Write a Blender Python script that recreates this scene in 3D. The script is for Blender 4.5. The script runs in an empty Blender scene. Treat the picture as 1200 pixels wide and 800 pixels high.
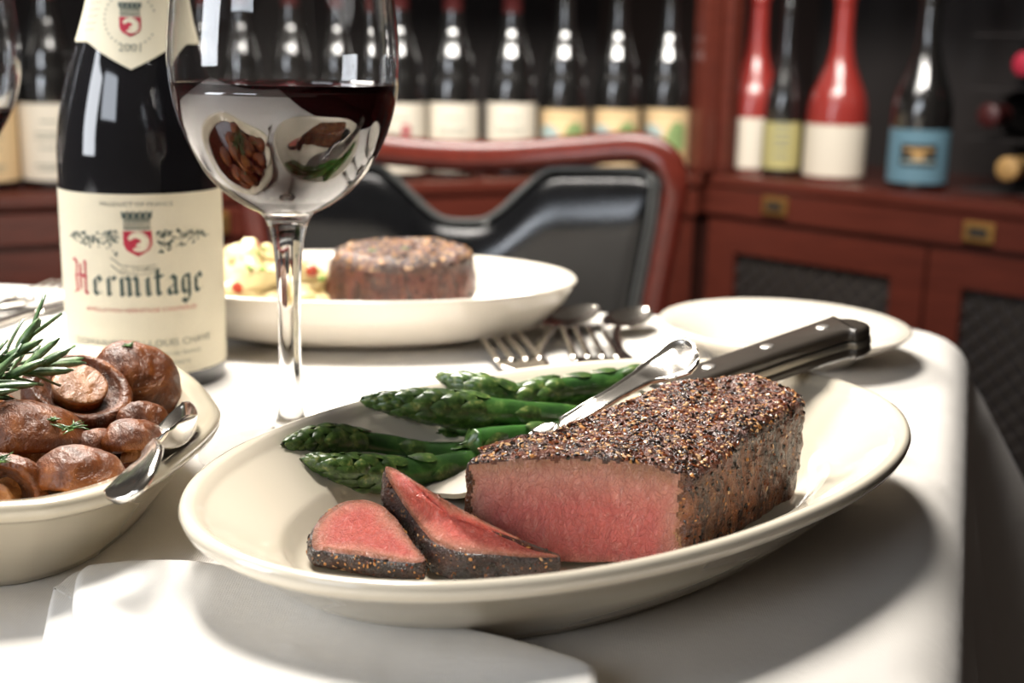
import bpy, bmesh, math, random
from mathutils import Vector, Matrix, noise
R = math.radians
PI = math.pi
random.seed(7)
SC = bpy.context.scene
COL = SC.collection

# ---------------------------------------------------------------- helpers
def tag(o, label=None, cat=None, group=None, kind=None):
    if label: o['label'] = label
    if cat: o['category'] = cat
    if group: o['group'] = group
    if kind: o['kind'] = kind
    return o

def empty(name, loc=(0, 0, 0), rz=0, label=None, cat=None, group=None):
    o = bpy.data.objects.new(name, None)
    o.empty_display_size = .02
    COL.objects.link(o)
    o.location = loc
    o.rotation_euler = (0, 0, rz)
    return tag(o, label, cat, group)

def mesh(name, V, F, mats, parent=None, midx=None, smooth=True, attrs=None, angle=None):
    me = bpy.data.meshes.new(name)
    me.from_pydata([tuple(v) for v in V], [], [tuple(f) for f in F])
    if not isinstance(mats, (list, tuple)): mats = [mats]
    for m in mats: me.materials.append(m)
    if midx:
        for p, i in zip(me.polygons, midx): p.material_index = i
    if smooth:
        for p in me.polygons: p.use_smooth = True
    if attrs:
        for k, vals in attrs.items():
            a = me.attributes.new(k, 'FLOAT', 'POINT')
            for i, v in enumerate(vals): a.data[i].value = v
    me.update()
    bm = bmesh.new(); bm.from_mesh(me)
    bmesh.ops.recalc_face_normals(bm, faces=bm.faces)
    if angle is not None:
        for e in bm.edges:
            if len(e.link_faces) == 2 and e.calc_face_angle(0) > angle: e.smooth = False
    bm.to_mesh(me); bm.free()
    o = bpy.data.objects.new(name, me)
    COL.objects.link(o)
    if parent: o.parent = parent
    return o

class MB:
    """collects pieces of one mesh"""
    def __init__(s): s.V = []; s.F = []; s.M = []
    def add(s, V, F, m=0):
        n = len(s.V); s.V += [Vector(v) for v in V]
        for f in F: s.F.append([i + n for i in f]); s.M.append(m)
    def build(s, name, mats, parent=None, smooth=True, angle=None):
        return mesh(name, s.V, s.F, mats, parent, s.M, smooth, angle=angle)

def lathe_vf(prof, n=48, c=(0, 0, 0), a0=0, a1=2 * PI, close=True):
    V = []; F = []
    full = abs(a1 - a0 - 2 * PI) < 1e-6
    m = n if full else n + 1
    for r, z in prof:
        for i in range(m):
            a = a0 + (a1 - a0) * i / n
            V.append((c[0] + r * math.cos(a), c[1] + r * math.sin(a), c[2] + z))
    for j in range(len(prof) - 1):
        for i in range(n):
            k = (i + 1) % m if full else i + 1
            F.append([j * m + i, j * m + k, (j + 1) * m + k, (j + 1) * m + i])
    return V, F

def oval_vf(prof, n=128, e=2.0):
    """prof: (ra, rb, z) rings"""
    V = []; F = []
    for ra, rb, z in prof:
        for i in range(n):
            a = 2 * PI * i / n
            ca, sa = math.cos(a), math.sin(a)
            x = math.copysign(abs(ca) ** (2 / e), ca); y = math.copysign(abs(sa) ** (2 / e), sa)
            V.append((ra * x, rb * y, z))
    for j in range(len(prof) - 1):
        for i in range(n):
            k = (i + 1) % n
            F.append([j * n + i, j * n + k, (j + 1) * n + k, (j + 1) * n + i])
    return V, F

def catmull(P, sub=6, closed=False):
    P = [Vector(p) for p in P]; out = []; n = len(P)
    rng = n if closed else n - 1
    for i in range(rng):
        if closed: p0, p1, p2, p3 = P[i - 1], P[i], P[(i + 1) % n], P[(i + 2) % n]
        else: p0, p1, p2, p3 = P[max(i - 1, 0)], P[i], P[i + 1], P[min(i + 2, n - 1)]
        for k in range(sub):
            t = k / sub
            out.append(.5 * ((2 * p1) + (p2 - p0) * t + (2 * p0 - 5 * p1 + 4 * p2 - p3) * t * t + (3 * p1 - p0 - 3 * p2 + p3) * t ** 3))
    if not closed: out.append(P[-1])
    return out

def tube_vf(P, rad, n=12, closed=False, up=Vector((0, 0, 1)), sec=None, cap=True):
    """sweep; rad list or number; sec = list of 2D section points (unit) instead of a circle"""
    P = [Vector(p) for p in P]; N = len(P)
    if not hasattr(rad, '__len__'): rad = [rad] * N
    if sec is None: sec = [(math.cos(2 * PI * i / n), math.sin(2 * PI * i / n)) for i in range(n)]
    n = len(sec); V = []; F = []
    prev = None
    for i in range(N):
        if closed: t = P[(i + 1) % N] - P[i - 1]
        else: t = P[min(i + 1, N - 1)] - P[max(i - 1, 0)]
        t.normalize()
        if prev is None:
            s = t.cross(up)
            if s.length < 1e-3: s = t.cross(Vector((1, 0, 0)))
        else: s = prev - t * prev.dot(t)
        s.normalize(); prev = s; u = s.cross(t)
        r = rad[i]
        rx, ry = (r if hasattr(r, '__len__') else (r, r))
        for a, b in sec: V.append(P[i] + s * a * rx + u * b * ry)
    for j in range(N if closed else N - 1):
        k2 = (j + 1) % N
        for i in range(n):
            k = (i + 1) % n
            F.append([j * n + i, j * n + k, k2 * n + k, k2 * n + i])
    if cap and not closed:
        F.append(list(range(n))[::-1]); F.append([(N - 1) * n + i for i in range(n)])
    return V, F

def box_vf(x0, x1, y0, y1, z0, z1):
    V = [(x, y, z) for z in (z0, z1) for y in (y0, y1) for x in (x0, x1)]
    F = [(0, 2, 3, 1), (4, 5, 7, 6), (0, 1, 5, 4), (2, 6, 7, 3), (0, 4, 6, 2), (1, 3, 7, 5)]
    return V, F

def box(name, b, m, parent=None, bev=.003):
    V, F = box_vf(*b)
    o = mesh(name, V, F, m, parent, smooth=False)
    if bev:
        bm = bmesh.new(); bm.from_mesh(o.data)
        bmesh.ops.bevel(bm, geom=list(bm.edges), offset=bev, segments=2, affect='EDGES', profile=.6)
        bm.to_mesh(o.data); bm.free()
    return o

def xform(V, M): return [M @ Vector(v) for v in V]
def frame(o, ux, uy, uz):
    M = Matrix((ux, uy, uz)).transposed().to_4x4(); M.translation = o; return M
def nz(p, s, seed=0): return noise.noise(Vector(p) * s + Vector((seed * 7.3, seed * 3.1, seed * 1.7)))

# ---------------------------------------------------------------- materials
def lin(c):
    return tuple(((x / 255) / 12.92 if x / 255 <= .04045 else ((x / 255 + .055) / 1.055) ** 2.4) for x in c) + (1,)

class Mat:
    def __init__(s, name):
        s.m = bpy.data.materials.new(name); s.m.use_nodes = True
        s.nt = s.m.node_tree; s.b = s.nt.nodes['Principled BSDF']
    def n(s, t, **k):
        x = s.nt.nodes.new(t)
        for a, b in k.items():
            if a in x.inputs: x.inputs[a].default_value = b
            else: setattr(x, a, b)
        return x
    def l(s, a, b): s.nt.links.new(a, b)
    def set(s, **k):
        for a, b in k.items(): s.b.inputs[a.replace('_', ' ')].default_value = b
        return s
    def coord(s, scale=(1, 1, 1)):
        t = s.n('ShaderNodeTexCoord'); mp = s.n('ShaderNodeMapping'); mp.inputs['Scale'].default_value = scale
        s.l(t.outputs['Object'], mp.inputs['Vector']); return mp.outputs[0]
    def noise(s, scale, detail=4, rough=.55, vec=None, dist=0):
        x = s.n('ShaderNodeTexNoise'); x.inputs['Scale'].default_value = scale; x.inputs['Detail'].default_value = detail
        x.inputs['Roughness'].default_value = rough; x.inputs['Distortion'].default_value = dist
        s.l(vec if vec else s.coord(), x.inputs['Vector']); return x.outputs['Fac']
    def ramp(s, fac, stops):
        x = s.n('ShaderNodeValToRGB'); e = x.color_ramp.elements
        while len(e) < len(stops): e.new(.5)
        for i, (p, c) in enumerate(stops): e[i].position = p; e[i].color = c if len(c) == 4 else lin(c)
        s.l(fac, x.inputs[0]); return x.outputs[0]
    def mix(s, fac, a, b, mode='MIX'):
        x = s.n('ShaderNodeMix', data_type='RGBA', blend_type=mode)
        for v, sock in ((fac, x.inputs[0]), (a, x.inputs[6]), (b, x.inputs[7])):
            if isinstance(v, (int, float)): sock.default_value = v
            elif isinstance(v, tuple): sock.default_value = v
            else: s.l(v, sock)
        return x.outputs[2]
    def bump(s, h, strength=.3, dist=.001, prev=None):
        x = s.n('ShaderNodeBump'); x.inputs['Strength'].default_value = strength; x.inputs['Distance'].default_value = dist
        s.l(h, x.inputs['Height'])
        if prev: s.l(prev, x.inputs['Normal'])
        s.l(x.outputs[0], s.b.inputs['Normal']); s.l(x.outputs[0], s.b.inputs['Coat Normal']); return x.outputs[0]
    def col(s, c): s.l(c, s.b.inputs['Base Color'])

def simple(name, c, rough=.5, metal=0, **k):
    m = Mat(name); m.set(Base_Color=lin(c), Roughness=rough, Metallic=metal)
    for a, b in k.items(): m.b.inputs[a.replace('_', ' ')].default_value = b
    v = m.noise(60, 3)
    c2 = tuple(x * .82 for x in lin(c)[:3]) + (1,)
    m.col(m.ramp(v, [(.3, c2), (.7, lin(c))]))
    return m.m

M = {}
# cream glazed china
def china(name, c):
    m = Mat(name); m.set(Roughness=.12, Coat_Weight=.6, Coat_Roughness=.04, IOR=1.52)
    v = m.noise(14, 3); m.col(m.ramp(v, [(.3, lin(c)), (.75, tuple(x * .96 for x in lin(c)[:3]) + (1,))]))
    m.bump(m.noise(26, 2), .08, .0012); return m.m
M['china'] = china('cream_china', (218, 208, 189))
M['china_back'] = china('ivory_china', (224, 216, 202))
M['china_dish'] = china('stoneware_glaze', (214, 203, 180))
# linen
def linen(name, c, wv=.18):
    m = Mat(name); m.set(Roughness=.85, Sheen_Weight=.15)
    t = m.coord()
    w1 = m.n('ShaderNodeTexWave', wave_type='BANDS', bands_direction='X'); w1.inputs['Scale'].default_value = 420; w1.inputs['Distortion'].default_value = 1.5
    w2 = m.n('ShaderNodeTexWave', wave_type='BANDS', bands_direction='Y'); w2.inputs['Scale'].default_value = 420; w2.inputs['Distortion'].default_value = 1.5
    m.l(t, w1.inputs[0]); m.l(t, w2.inputs[0])
    ad = m.n('ShaderNodeMath', operation='ADD'); m.l(w1.outputs['Fac'], ad.inputs[0]); m.l(w2.outputs['Fac'], ad.inputs[1])
    b = m.bump(ad.outputs[0], wv, .0003)
    m.bump(m.noise(22, 4, vec=t), .35, .004, b)
    m.col(m.ramp(m.noise(9, 3, vec=t), [(.3, lin(c)), (.8, tuple(x * .95 for x in lin(c)[:3]) + (1,))]))
    return m.m
M['cloth'] = linen('white_linen', (222, 217, 210))
M['napkin'] = linen('napkin_linen', (226, 223, 218), .25)
# metals
def metal(name, c, r):
    m = Mat(name); m.set(Metallic=1, Roughness=r)
    m.col(m.ramp(m.noise(40, 3), [(.3, lin(c)), (.8, tuple(x * .9 for x in lin(c)[:3]) + (1,))]))
    m.bump(m.noise(300, 2), .03, .0002); return m.m
M['silver'] = metal('polished_silver', (232, 226, 216), .17)
M['steel'] = metal('brushed_blade', (150, 144, 134), .5)
M['brass'] = metal('aged_brass', (190, 146, 84), .5)
M['rivet'] = metal('rivet_metal', (235, 230, 222), .35)
M['handle'] = simple('black_handle', (58, 52, 46), .3)
# glass
def glass(name, c, ior=1.5):
    m = Mat(name); m.set(Base_Color=c, Roughness=0, IOR=ior, Transmission_Weight=1)
    v = m.noise(4, 1); m.col(m.ramp(v, [(0, c), (1, tuple(x * .99 for x in c[:3]) + (1,))])); return m.m
M['glass'] = glass('clear_glass', (.985, .985, .985, 1))
M['glass_foot'] = glass('thin_foot_glass', (.985, .985, .985, 1), 1.45)
M['glass_foot'].node_tree.nodes['Principled BSDF'].inputs['Alpha'].default_value = .3
def dark_glass(name, c, rough=.05, ior=1.6):
    m = Mat(name); m.set(Roughness=rough, IOR=ior, Coat_Weight=.3, Coat_Roughness=.03)
    m.col(m.ramp(m.noise(8, 2), [(.2, lin(c)), (.9, tuple(x * .8 for x in lin(c)[:3]) + (1,))])); return m.m
M['bottle'] = dark_glass('dark_bottle_glass', (24, 24, 27))
M['bottle_bg'] = dark_glass('dark_green_bottle', (26, 25, 24), .14, 2.0)
M['red_bottle'] = dark_glass('red_bottle_glaze', (150, 50, 44), .25)
M['capsule'] = simple('bottle_capsule', (70, 26, 26), .4)
M['wine'] = dark_glass('red_wine', (50, 10, 13), .02, 1.9)
# paper
def paper(name, c):
    m = Mat(name); m.set(Roughness=.7)
    m.col(m.ramp(m.noise(120, 3), [(.3, lin(c)), (.8, tuple(x * .97 for x in lin(c)[:3]) + (1,))])); return m.m
M['paper'] = paper('cream_label_paper', (224, 216, 192))
M['paper_bg'] = paper('pale_label_paper', (222, 212, 194))
M['paper_y'] = paper('yellow_label_paper', (178, 168, 112))
M['paper_o'] = paper('apricot_label_paper', (226, 196, 150))
M['paper_b'] = paper('blue_label_paper', (98, 134, 150))
M['ink'] = simple('grey_green_ink', (84, 98, 92), .7)
M['ink_soft'] = simple('pale_grey_ink', (140, 142, 128), .7)
M['ink_red'] = simple('crimson_ink', (186, 40, 66), .6)
M['ink_pink'] = simple('faded_red_ink', (205, 120, 110), .6)
M['ink_black'] = simple('black_ink', (40, 38, 34), .6)
M['ink_green'] = simple('green_landscape_ink', (138, 162, 104), .6)
M['ink_blue'] = simple('sky_blue_ink', (172, 190, 186), .6)
M['ink_tan'] = simple('tan_ink', (190, 150, 92), .6)
# wood
def wood(name, c1, c2, rough=.25, sc=(1, 1, 1)):
    m = Mat(name); m.set(Roughness=rough, Coat_Weight=.35, Coat_Roughness=.12)
    v = m.noise(9, 6, .6, m.coord(sc), 1.2)
    m.col(m.ramp(v, [(.25, lin(c1)), (.75, lin(c2))])); m.bump(v, .05, .001); return m.m
M['mahogany'] = wood('mahogany', (78, 36, 28), (102, 48, 37), .26, (1, 8, 12))
M['mahogany_dark'] = wood('dark_mahogany', (50, 27, 23), (66, 36, 30), .35, (1, 8, 12))
M['chair_wood'] = wood('chair_mahogany', (100, 39, 30), (124, 50, 38), .2, (5, 5, 5))
M['cabinet_inside'] = wood('shadowy_cabinet_wood', (38, 34, 33), (45, 39, 38), .7)
M['grille'] = simple('bronze_grille', (60, 52, 44), .5, .4)
def leather():
    m = Mat('black_leather'); m.set(Roughness=.3, Coat_Weight=.3, Coat_Roughness=.15)
    m.col(m.ramp(m.noise(60, 3), [(.3, lin((16, 17, 19))), (.8, lin((25, 26, 28)))]))
    vo = m.n('ShaderNodeTexVoronoi'); vo.inputs['Scale'].default_value = 380; m.l(m.coord(), vo.inputs['Vector'])
    m.bump(vo.outputs['Distance'], .12, .0006); return m.m
M['leather'] = leather(); M['leather'].node_tree.nodes['Principled BSDF'].inputs['Roughness'].default_value = .18
M['piping'] = simple('grey_piping_leather', (112, 114, 112), .2)
M['wall'] = simple('dark_wall_paint', (52, 34, 30), .7)
M['floor'] = simple('dark_carpet', (56, 40, 36), .9)

# meat: attribute 'edge' = distance in metres from the seared edge
def pink_meat(name, inner, mid, brown, k=1.0):
    m = Mat(name); m.set(Roughness=.34, Subsurface_Weight=.12, Coat_Weight=.75, Coat_Roughness=.1, IOR=1.42)
    m.b.inputs['Subsurface Radius'].default_value = (.006, .002, .0015); m.b.inputs['Subsurface Scale'].default_value = .5
    a = m.n('ShaderNodeAttribute', attribute_name='edge')
    t = m.coord()
    n1 = m.noise(90, 5, .65, t)
    ad = m.n('ShaderNodeMath', operation='MULTIPLY_ADD'); ad.inputs[1].default_value = .0075; m.l(n1, ad.inputs[0])
    m.l(a.outputs['Fac'], ad.inputs[2])
    mr = m.n('ShaderNodeMapRange'); mr.inputs[1].default_value = .0036; mr.inputs[2].default_value = .018 * k; m.l(ad.outputs[0], mr.inputs[0])
    base = m.ramp(mr.outputs[0], [(0, brown), (.18, tuple(min(255, int(x * 1.25)) for x in brown)), (.42, mid), (1, inner)])
    # muscle fibres and pale marbling
    n2 = m.noise(330, 6, .8, m.coord((1, 1, .5)), 1.4)
    c2 = m.mix(m.ramp(n2, [(.5, (0, 0, 0, 1)), (.72, (.5, .5, .5, 1))]), base, lin((246, 190, 178)))
    n3 = m.noise(95, 6, .75, m.coord((1.6, 1.6, .8)), 2.4)
    c3 = m.mix(m.ramp(n3, [(.30, (.5, .5, .5, 1)), (.46, (0, 0, 0, 1))]), c2, lin((150, 44, 48)))
    m.col(c3)
    vo = m.n('ShaderNodeTexVoronoi', feature='DISTANCE_TO_EDGE'); vo.inputs['Scale'].default_value = 620
    nd = m.n('ShaderNodeTexNoise'); nd.inputs['Scale'].default_value = 120; m.l(t, nd.inputs['Vector'])
    ma = m.n('ShaderNodeVectorMath', operation='MULTIPLY_ADD'); m.l(nd.outputs['Color'], ma.inputs[0]); ma.inputs[1].default_value = (.006, .006, .006); m.l(m.coord((1, 1, .7)), ma.inputs[2])
    m.l(ma.outputs[0], vo.inputs['Vector'])
    cell = m.ramp(vo.outputs['Distance'], [(0, (0, 0, 0, 1)), (.16, (1, 1, 1, 1))])
    m.col(m.mix(m.ramp(vo.outputs['Distance'], [(0, (.16, .16, .16, 1)), (.12, (0, 0, 0, 1))]), c3, lin((140, 50, 50))))
    b = m.bump(n3, .45 * k, .0016)
    b = m.bump(n2, 1.0, .0014, b)
    m.bump(cell, .55, .0005, b)
    m.l(m.ramp(n2, [(.35, (.38, .38, .38, 1)), (.7, (.08, .08, .08, 1))]), m.b.inputs['Roughness'])
    return m.m
M['meat'] = pink_meat('rare_beef', (214, 110, 104), (210, 142, 126), (146, 104, 82), 1.25)
M['meat_slice'] = pink_meat('rare_beef_slice', (212, 96, 82), (206, 124, 102), (132, 84, 62), .8)

def crust(name, dark, mid, pale, streak=(1, 1, 1), amt=.5, coat=.5):
    m = Mat(name); m.set(Roughness=.3, Coat_Weight=coat, Coat_Roughness=.15, IOR=1.5)
    n1 = m.noise(130, 6, .75, m.coord(streak), 1.0)
    n2 = m.noise(75, 5, .7, m.coord(streak), 1.2)
    c = m.ramp(n1, [(.38, dark), (.5, mid), (.6 + (.5 - amt) * .2, mid), (.72, pale)])
    c = m.mix(m.ramp(n2, [(.4, (.8, .8, .8, 1)), (.56, (0, 0, 0, 1))]), c, lin(dark))
    vo = m.n('ShaderNodeTexVoronoi'); vo.inputs['Scale'].default_value = 1300; m.l(m.coord(), vo.inputs['Vector'])
    sp = m.ramp(vo.outputs['Color'], [(.86, (0, 0, 0, 1)), (.92, (.55, .55, .55, 1))])
    c = m.mix(sp, c, lin((176, 118, 66)))
    m.col(c)
    b = m.bump(n1, .9, .0018); m.bump(vo.outputs['Distance'], .5, .0009, b)
    m.l(m.ramp(n1, [(.4, (.22, .22, .22, 1)), (.7, (.5, .5, .5, 1))]), m.b.inputs['Roughness'])
    return m.m
M['crust_top'] = crust('peppered_crust', (34, 16, 8), (110, 54, 28), (184, 128, 82), coat=.6)
M['crust_side'] = crust('seared_side', (26, 12, 7), (122, 72, 40), (206, 164, 118), (1.3, 1.3, .28), .6, .2)
M['crust_slice'] = crust('charred_rim', (18, 8, 5), (58, 26, 15), (116, 60, 34), coat=.45)
M['crust_back'] = crust('grilled_fillet_top', (40, 24, 18), (98, 62, 48), (172, 136, 116), coat=.2)
M['fillet_side'] = crust('grilled_fillet_side', (38, 16, 12), (96, 48, 34), (140, 92, 76), (1, 1, .4), .4, .2)
M['pepper_black'] = simple('black_pepper_grain', (30, 20, 14), .25)
M['pepper_tan'] = simple('tan_pepper_grain', (196, 136, 74), .35)
M['pepper_pale'] = simple('pale_flake_glint', (212, 172, 128), .15)  # pale grain colour also stands in for wet glints on the crust
M['pepper_red'] = simple('reddish_spice_grain', (112, 56, 26), .2)
# vegetables
def veg(name, c1, c2, c3, sc=120, rough=.3):
    m = Mat(name); m.set(Roughness=rough, Coat_Weight=.5, Coat_Roughness=.12, Subsurface_Weight=.05)
    m.b.inputs['Subsurface Radius'].default_value = (.001, .002, .0005)
    v = m.noise(sc, 5, .65); w = m.noise(sc * .25, 3)
    c = m.ramp(v, [(.3, c1), (.55, c2), (.8, c3)])
    c = m.mix(m.ramp(w, [(.4, (.6, .6, .6, 1)), (.6, (0, 0, 0, 1))]), c, lin(c1)); m.col(c)
    m.bump(v, .35, .0007); return m.m
M['asp'] = veg('asparagus_green', (30, 60, 24), (62, 104, 42), (116, 146, 76))
M['asp_bract'] = veg('asparagus_bract', (34, 56, 22), (78, 108, 46), (176, 172, 106), 330, .34)
M['asp_cut'] = veg('bright_asparagus', (40, 84, 30), (70, 120, 48), (116, 156, 80))
M['rosemary'] = veg('rosemary_leaf', (44, 74, 40), (96, 126, 78), (168, 182, 140), 260, .45)
M['herb'] = veg('herb_green', (34, 70, 26), (80, 120, 50), (120, 160, 80), 300, .5)
M['chive'] = simple('chive_green', (120, 168, 66), .5)
M['stem'] = simple('woody_stem', (96, 84, 50), .6)
def mush(name, a, b, c, sc=70):
    m = Mat(name); m.set(Roughness=.4, Coat_Weight=.22, Coat_Roughness=.22, IOR=1.4)
    m.b.inputs['Subsurface Radius'].default_value = (.003, .0015, .001)
    v = m.noise(sc, 6, .62, None, .6); w = m.noise(320, 4, .7)
    col = m.ramp(v, [(.28, a), (.52, b), (.78, c)]); m.col(col)
    x = m.bump(v, .9, .0028); y = m.bump(m.noise(170, 5, .7, m.coord((1, 1, .3)), 1.5), .7, .0012, x); m.bump(w, .6, .0008, y); return m.m
M['mush_cap'] = mush('roasted_mushroom_cap', (38, 15, 4), (108, 56, 18), (172, 106, 46))
M['mush_stem'] = mush('mushroom_stem', (104, 60, 28), (150, 96, 50), (182, 130, 78))
M['mush_gill'] = mush('mushroom_gills', (40, 18, 8), (88, 48, 22), (136, 84, 44), 160)
M['sauce'] = simple('brown_pan_sauce', (52, 26, 14), .12)
M['mash'] = simple('mashed_potato', (212, 190, 138), .45)
M['bacon'] = simple('bacon_bit', (168, 62, 38), .4)
M['juice'] = simple('meat_juice', (150, 50, 30), .05)

# ---------------------------------------------------------------- camera
H = .1656
cam = bpy.data.cameras.new('camera'); co = bpy.data.objects.new('camera', cam); COL.objects.link(co)
co.location = (0, 0, H); co.rotation_euler = (Matrix.Rotation(R(90 - 13.134), 3, 'X') @ Matrix.Rotation(.022, 3, 'Z')).to_euler()
cam.sensor_width = 36; cam.lens = 45; cam.clip_start = .01
cam.dof.use_dof = True; cam.dof.focus_distance = .415; cam.dof.aperture_fstop = 9.5; cam.dof.aperture_blades = 9
SC.camera = co

# ---------------------------------------------------------------- room
FL = -.75
def plane(name, V, m, kind='structure'):
    o = mesh(name, V, [list(range(len(V)))], m, smooth=False); return tag(o, kind=kind)
box('floor', (-3.2, 2.6, -2.5, 3.6, FL - .05, FL), M['floor'], bev=0)['kind'] = 'structure'

# ---------------------------------------------------------------- cabinets
def grille_mb(x0, x1, z0, z1, y, step=.028):
    mb = MB()
    w = x1 - x0; h = z1 - z0
    k = -int(h / step) - 1
    while x0 + k * step < x1:
        for sgn in (1, -1):
            a = Vector((x0 + k * step, y, z0)); b = Vector((x0 + k * step + h, y, z1))
            if sgn < 0: a, b = Vector((a.x, y, z1)), Vector((b.x, y, z0))
            # clip in x
            def clip(p, q):
                if p.x < x0:
                    if q.x <= x0: return None
                    t = (x0 - p.x) / (q.x - p.x); p = p.lerp(q, t)
                if q.x > x1:
                    if p.x >= x1: return None
                    t = (x1 - p.x) / (q.x - p.x); q = p.lerp(q, t)
                return p, q
            r = clip(a, b)
            if r and (r[1] - r[0]).length > .004: mb.add(*tube_vf([r[0], r[1]], .0016, 5))
        k += 1
    return mb

def pull(parent, x, z, y=-.004):
    p = box('label_holder', (x - .022, x + .022, y - .006, y, z - .014, z + .014), M['brass'], parent, .002)
    box('card_slot', (x - .013, x + .013, y - .0075, y - .0055, z - .006, z + .006), M['ink_black'], p, 0)
    return p

def cabinet(name, origin, rz, x0, x1, ztop, rails, doors, pulls, label, top_z=.75, depth=.36, posts=(), mid=()):
    c = empty(name, (origin[0], origin[1], FL), rz, label, 'cabinet')
    o = -FL
    # carcass
    box('carcass', (x0, x1, .012, depth, 0, ztop + o - .02), M['mahogany_dark'], c, .002)
    box('counter', (x0, x1, -.008, depth, ztop + o - .02, ztop + o), M['mahogany'], c, .005)
    for i, (za, zb) in enumerate(rails):
        box('drawer', (x0 + .004, x1 - .004, -.003, .012, za + o, zb + o), M['mahogany'], c, .003)
    for (xa, xb, za, zb) in doors:
        d = MB(); s = .052
        for b in ((xa, xa + s, 0, .014, za + o, zb + o), (xb - s, xb, 0, .014, za + o, zb + o),
                  (xa + s, xb - s, 0, .014, zb + o - s * .95, zb + o), (xa + s, xb - s, 0, .014, za + o, za + o + s)):
            d.add(*box_vf(*b))
        dd = d.build('door', M['mahogany'], c, smooth=False)
        g = grille_mb(xa + s, xb - s, za + o + s, zb + o - s * .95, .009)
        g.build('grille', M['grille'], dd)
        box('door_backing', (xa + s, xb - s, .0105, .0125, za + o + s, zb + o - s * .95), M['cabinet_inside'], dd, 0)
    for x, z in pulls: pull(c, x, z + o)
    box('back_panel', (x0, x1, depth - .02, depth, ztop + o, top_z + o), M['cabinet_inside'], c, 0)
    box('top_panel', (x0, x1, 0, depth, top_z + o, top_z + o + .03), M['mahogany'], c, .003)
    for x in posts:
        box('post', (x - .016, x + .016, -.004, .03, ztop + o, top_z + o), M['mahogany'], c, .006)
    for z in mid:
        box('shelf', (x0, x1, .03, depth - .02, z + o, z + o + .018), M['mahogany_dark'], c, .002)
    return c

A0 = Vector((-.6012, 1.5971, 0)); UB = R(26.38)
ub = Vector((math.cos(UB), math.sin(UB), 0)); nb = Vector((-ub.y, ub.x, 0))
SZ = -.03
cab1 = cabinet('wine_cabinet', A0, UB, -.75, 1.0, SZ, [(-.097, -.054)], [(-.74 + .434 * i, -.74 + .434 * i + .428, -.7, -.103) for i in range(4)],
               [(-.25, -.076), (.22, -.076), (.70, -.076)], 'long mahogany wine cabinet behind the chair, holding the long row of dark bottles', posts=(1.008, -.2), mid=(.36,))
R0 = Vector((.3182, 2.0617, 0)); UR = R(-44.9)
ur = Vector((math.cos(UR), math.sin(UR), 0)); nr = Vector((-ur.y, ur.x, 0))
cab2 = cabinet('wine_cabinet', R0, UR, -.040, 1.3, SZ, [(-.096, -.050)], [(-.005 + .385 * i, -.005 + .385 * i + .38, -.7, -.104) for i in range(3)],
               [(.123, -.071), (.452, -.073), (.86, -.073)], 'mahogany wine cabinet on the right with brass label holders and the red bottles', posts=(.006, 1.28), mid=(.36,))
# room walls behind the cabinets
box('wall_back', (-3.2, 2.6, 3.55, 3.6, FL, 2.2), M['wall'], bev=0)['kind'] = 'structure'
box('wall_right', (2.55, 2.6, -2.5, 3.55, FL, 2.2), M['wall'], bev=0)['kind'] = 'structure'

# ---------------------------------------------------------------- bottles
BOTTLE_K = .945
BURG = [(.0, .003), (.030, .0), (.0385, .003), (.040, .008), (.040, .100), (.0395, .116), (.0375, .130), (.0335, .145), (.028, .161),
        (.0225, .178), (.018, .196), (.0155, .215), (.0145, .240), (.0143, .262), (.0162, .264), (.0162, .275), (.0145, .277), (.0145, .295), (.0, .2955)]
def smooth_prof(P, sub=4):
    return [(max(v.x, 0), v.y) for v in catmull([(r, z, 0) for r, z in P], sub)]

def rad_at(prof, z):
    for (r0, z0), (r1, z1) in zip(prof, prof[1:]):
        if z0 <= z <= z1 and z1 > z0: return r0 + (r1 - r0) * (z - z0) / (z1 - z0)
    return .03

def wrap(prof, s, z, off, ang):
    """s metres along the surface, ang = facing direction"""
    r = rad_at(prof, z) + off
    a = ang + s / max(rad_at(prof, z), .005)
    return (r * math.cos(a), r * math.sin(a), z)

def wrap_poly(mb, prof, poly, off, ang, m=0, step=.002):
    """flat polygon in (s,z), gridded by triangulated strips through bmesh, then wrapped"""
    bm = bmesh.new(); vs = [bm.verts.new((p[0], p[1], 0)) for p in poly]
    try: f = bm.faces.new(vs)
    except Exception: bm.free(); return
    bmesh.ops.triangulate(bm, faces=[f])
    for it in range(6):
        es = [e for e in bm.edges if abs(e.verts[0].co.x - e.verts[1].co.x) > step]
        if not es: break
        bmesh.ops.subdivide_edges(bm, edges=es, cuts=1)
        bmesh.ops.triangulate(bm, faces=[f for f in bm.faces if len(f.verts) > 3])
    bm.verts.index_update()
    mb.add([wrap(prof, v.co.x, v.co.y, off, ang) for v in bm.verts], [[v.index for v in f.verts] for f in bm.faces], m)
    bm.free()

def nib(mb, prof, pts, w, off, ang, m=0, nang=40):
    nx, nz_ = w * .5 * math.cos(R(nang)), w * .5 * math.sin(R(nang))
    for (x0, z0), (x1, z1) in zip(pts, pts[1:]):
        P = [(x0 - nx, z0 - nz_), (x0 + nx, z0 + nz_), (x1 + nx, z1 + nz_), (x1 - nx, z1 - nz_)]
        wrap_poly(mb, prof, P, off + len(mb.F) * 2e-8, ang, m, .003)

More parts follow.
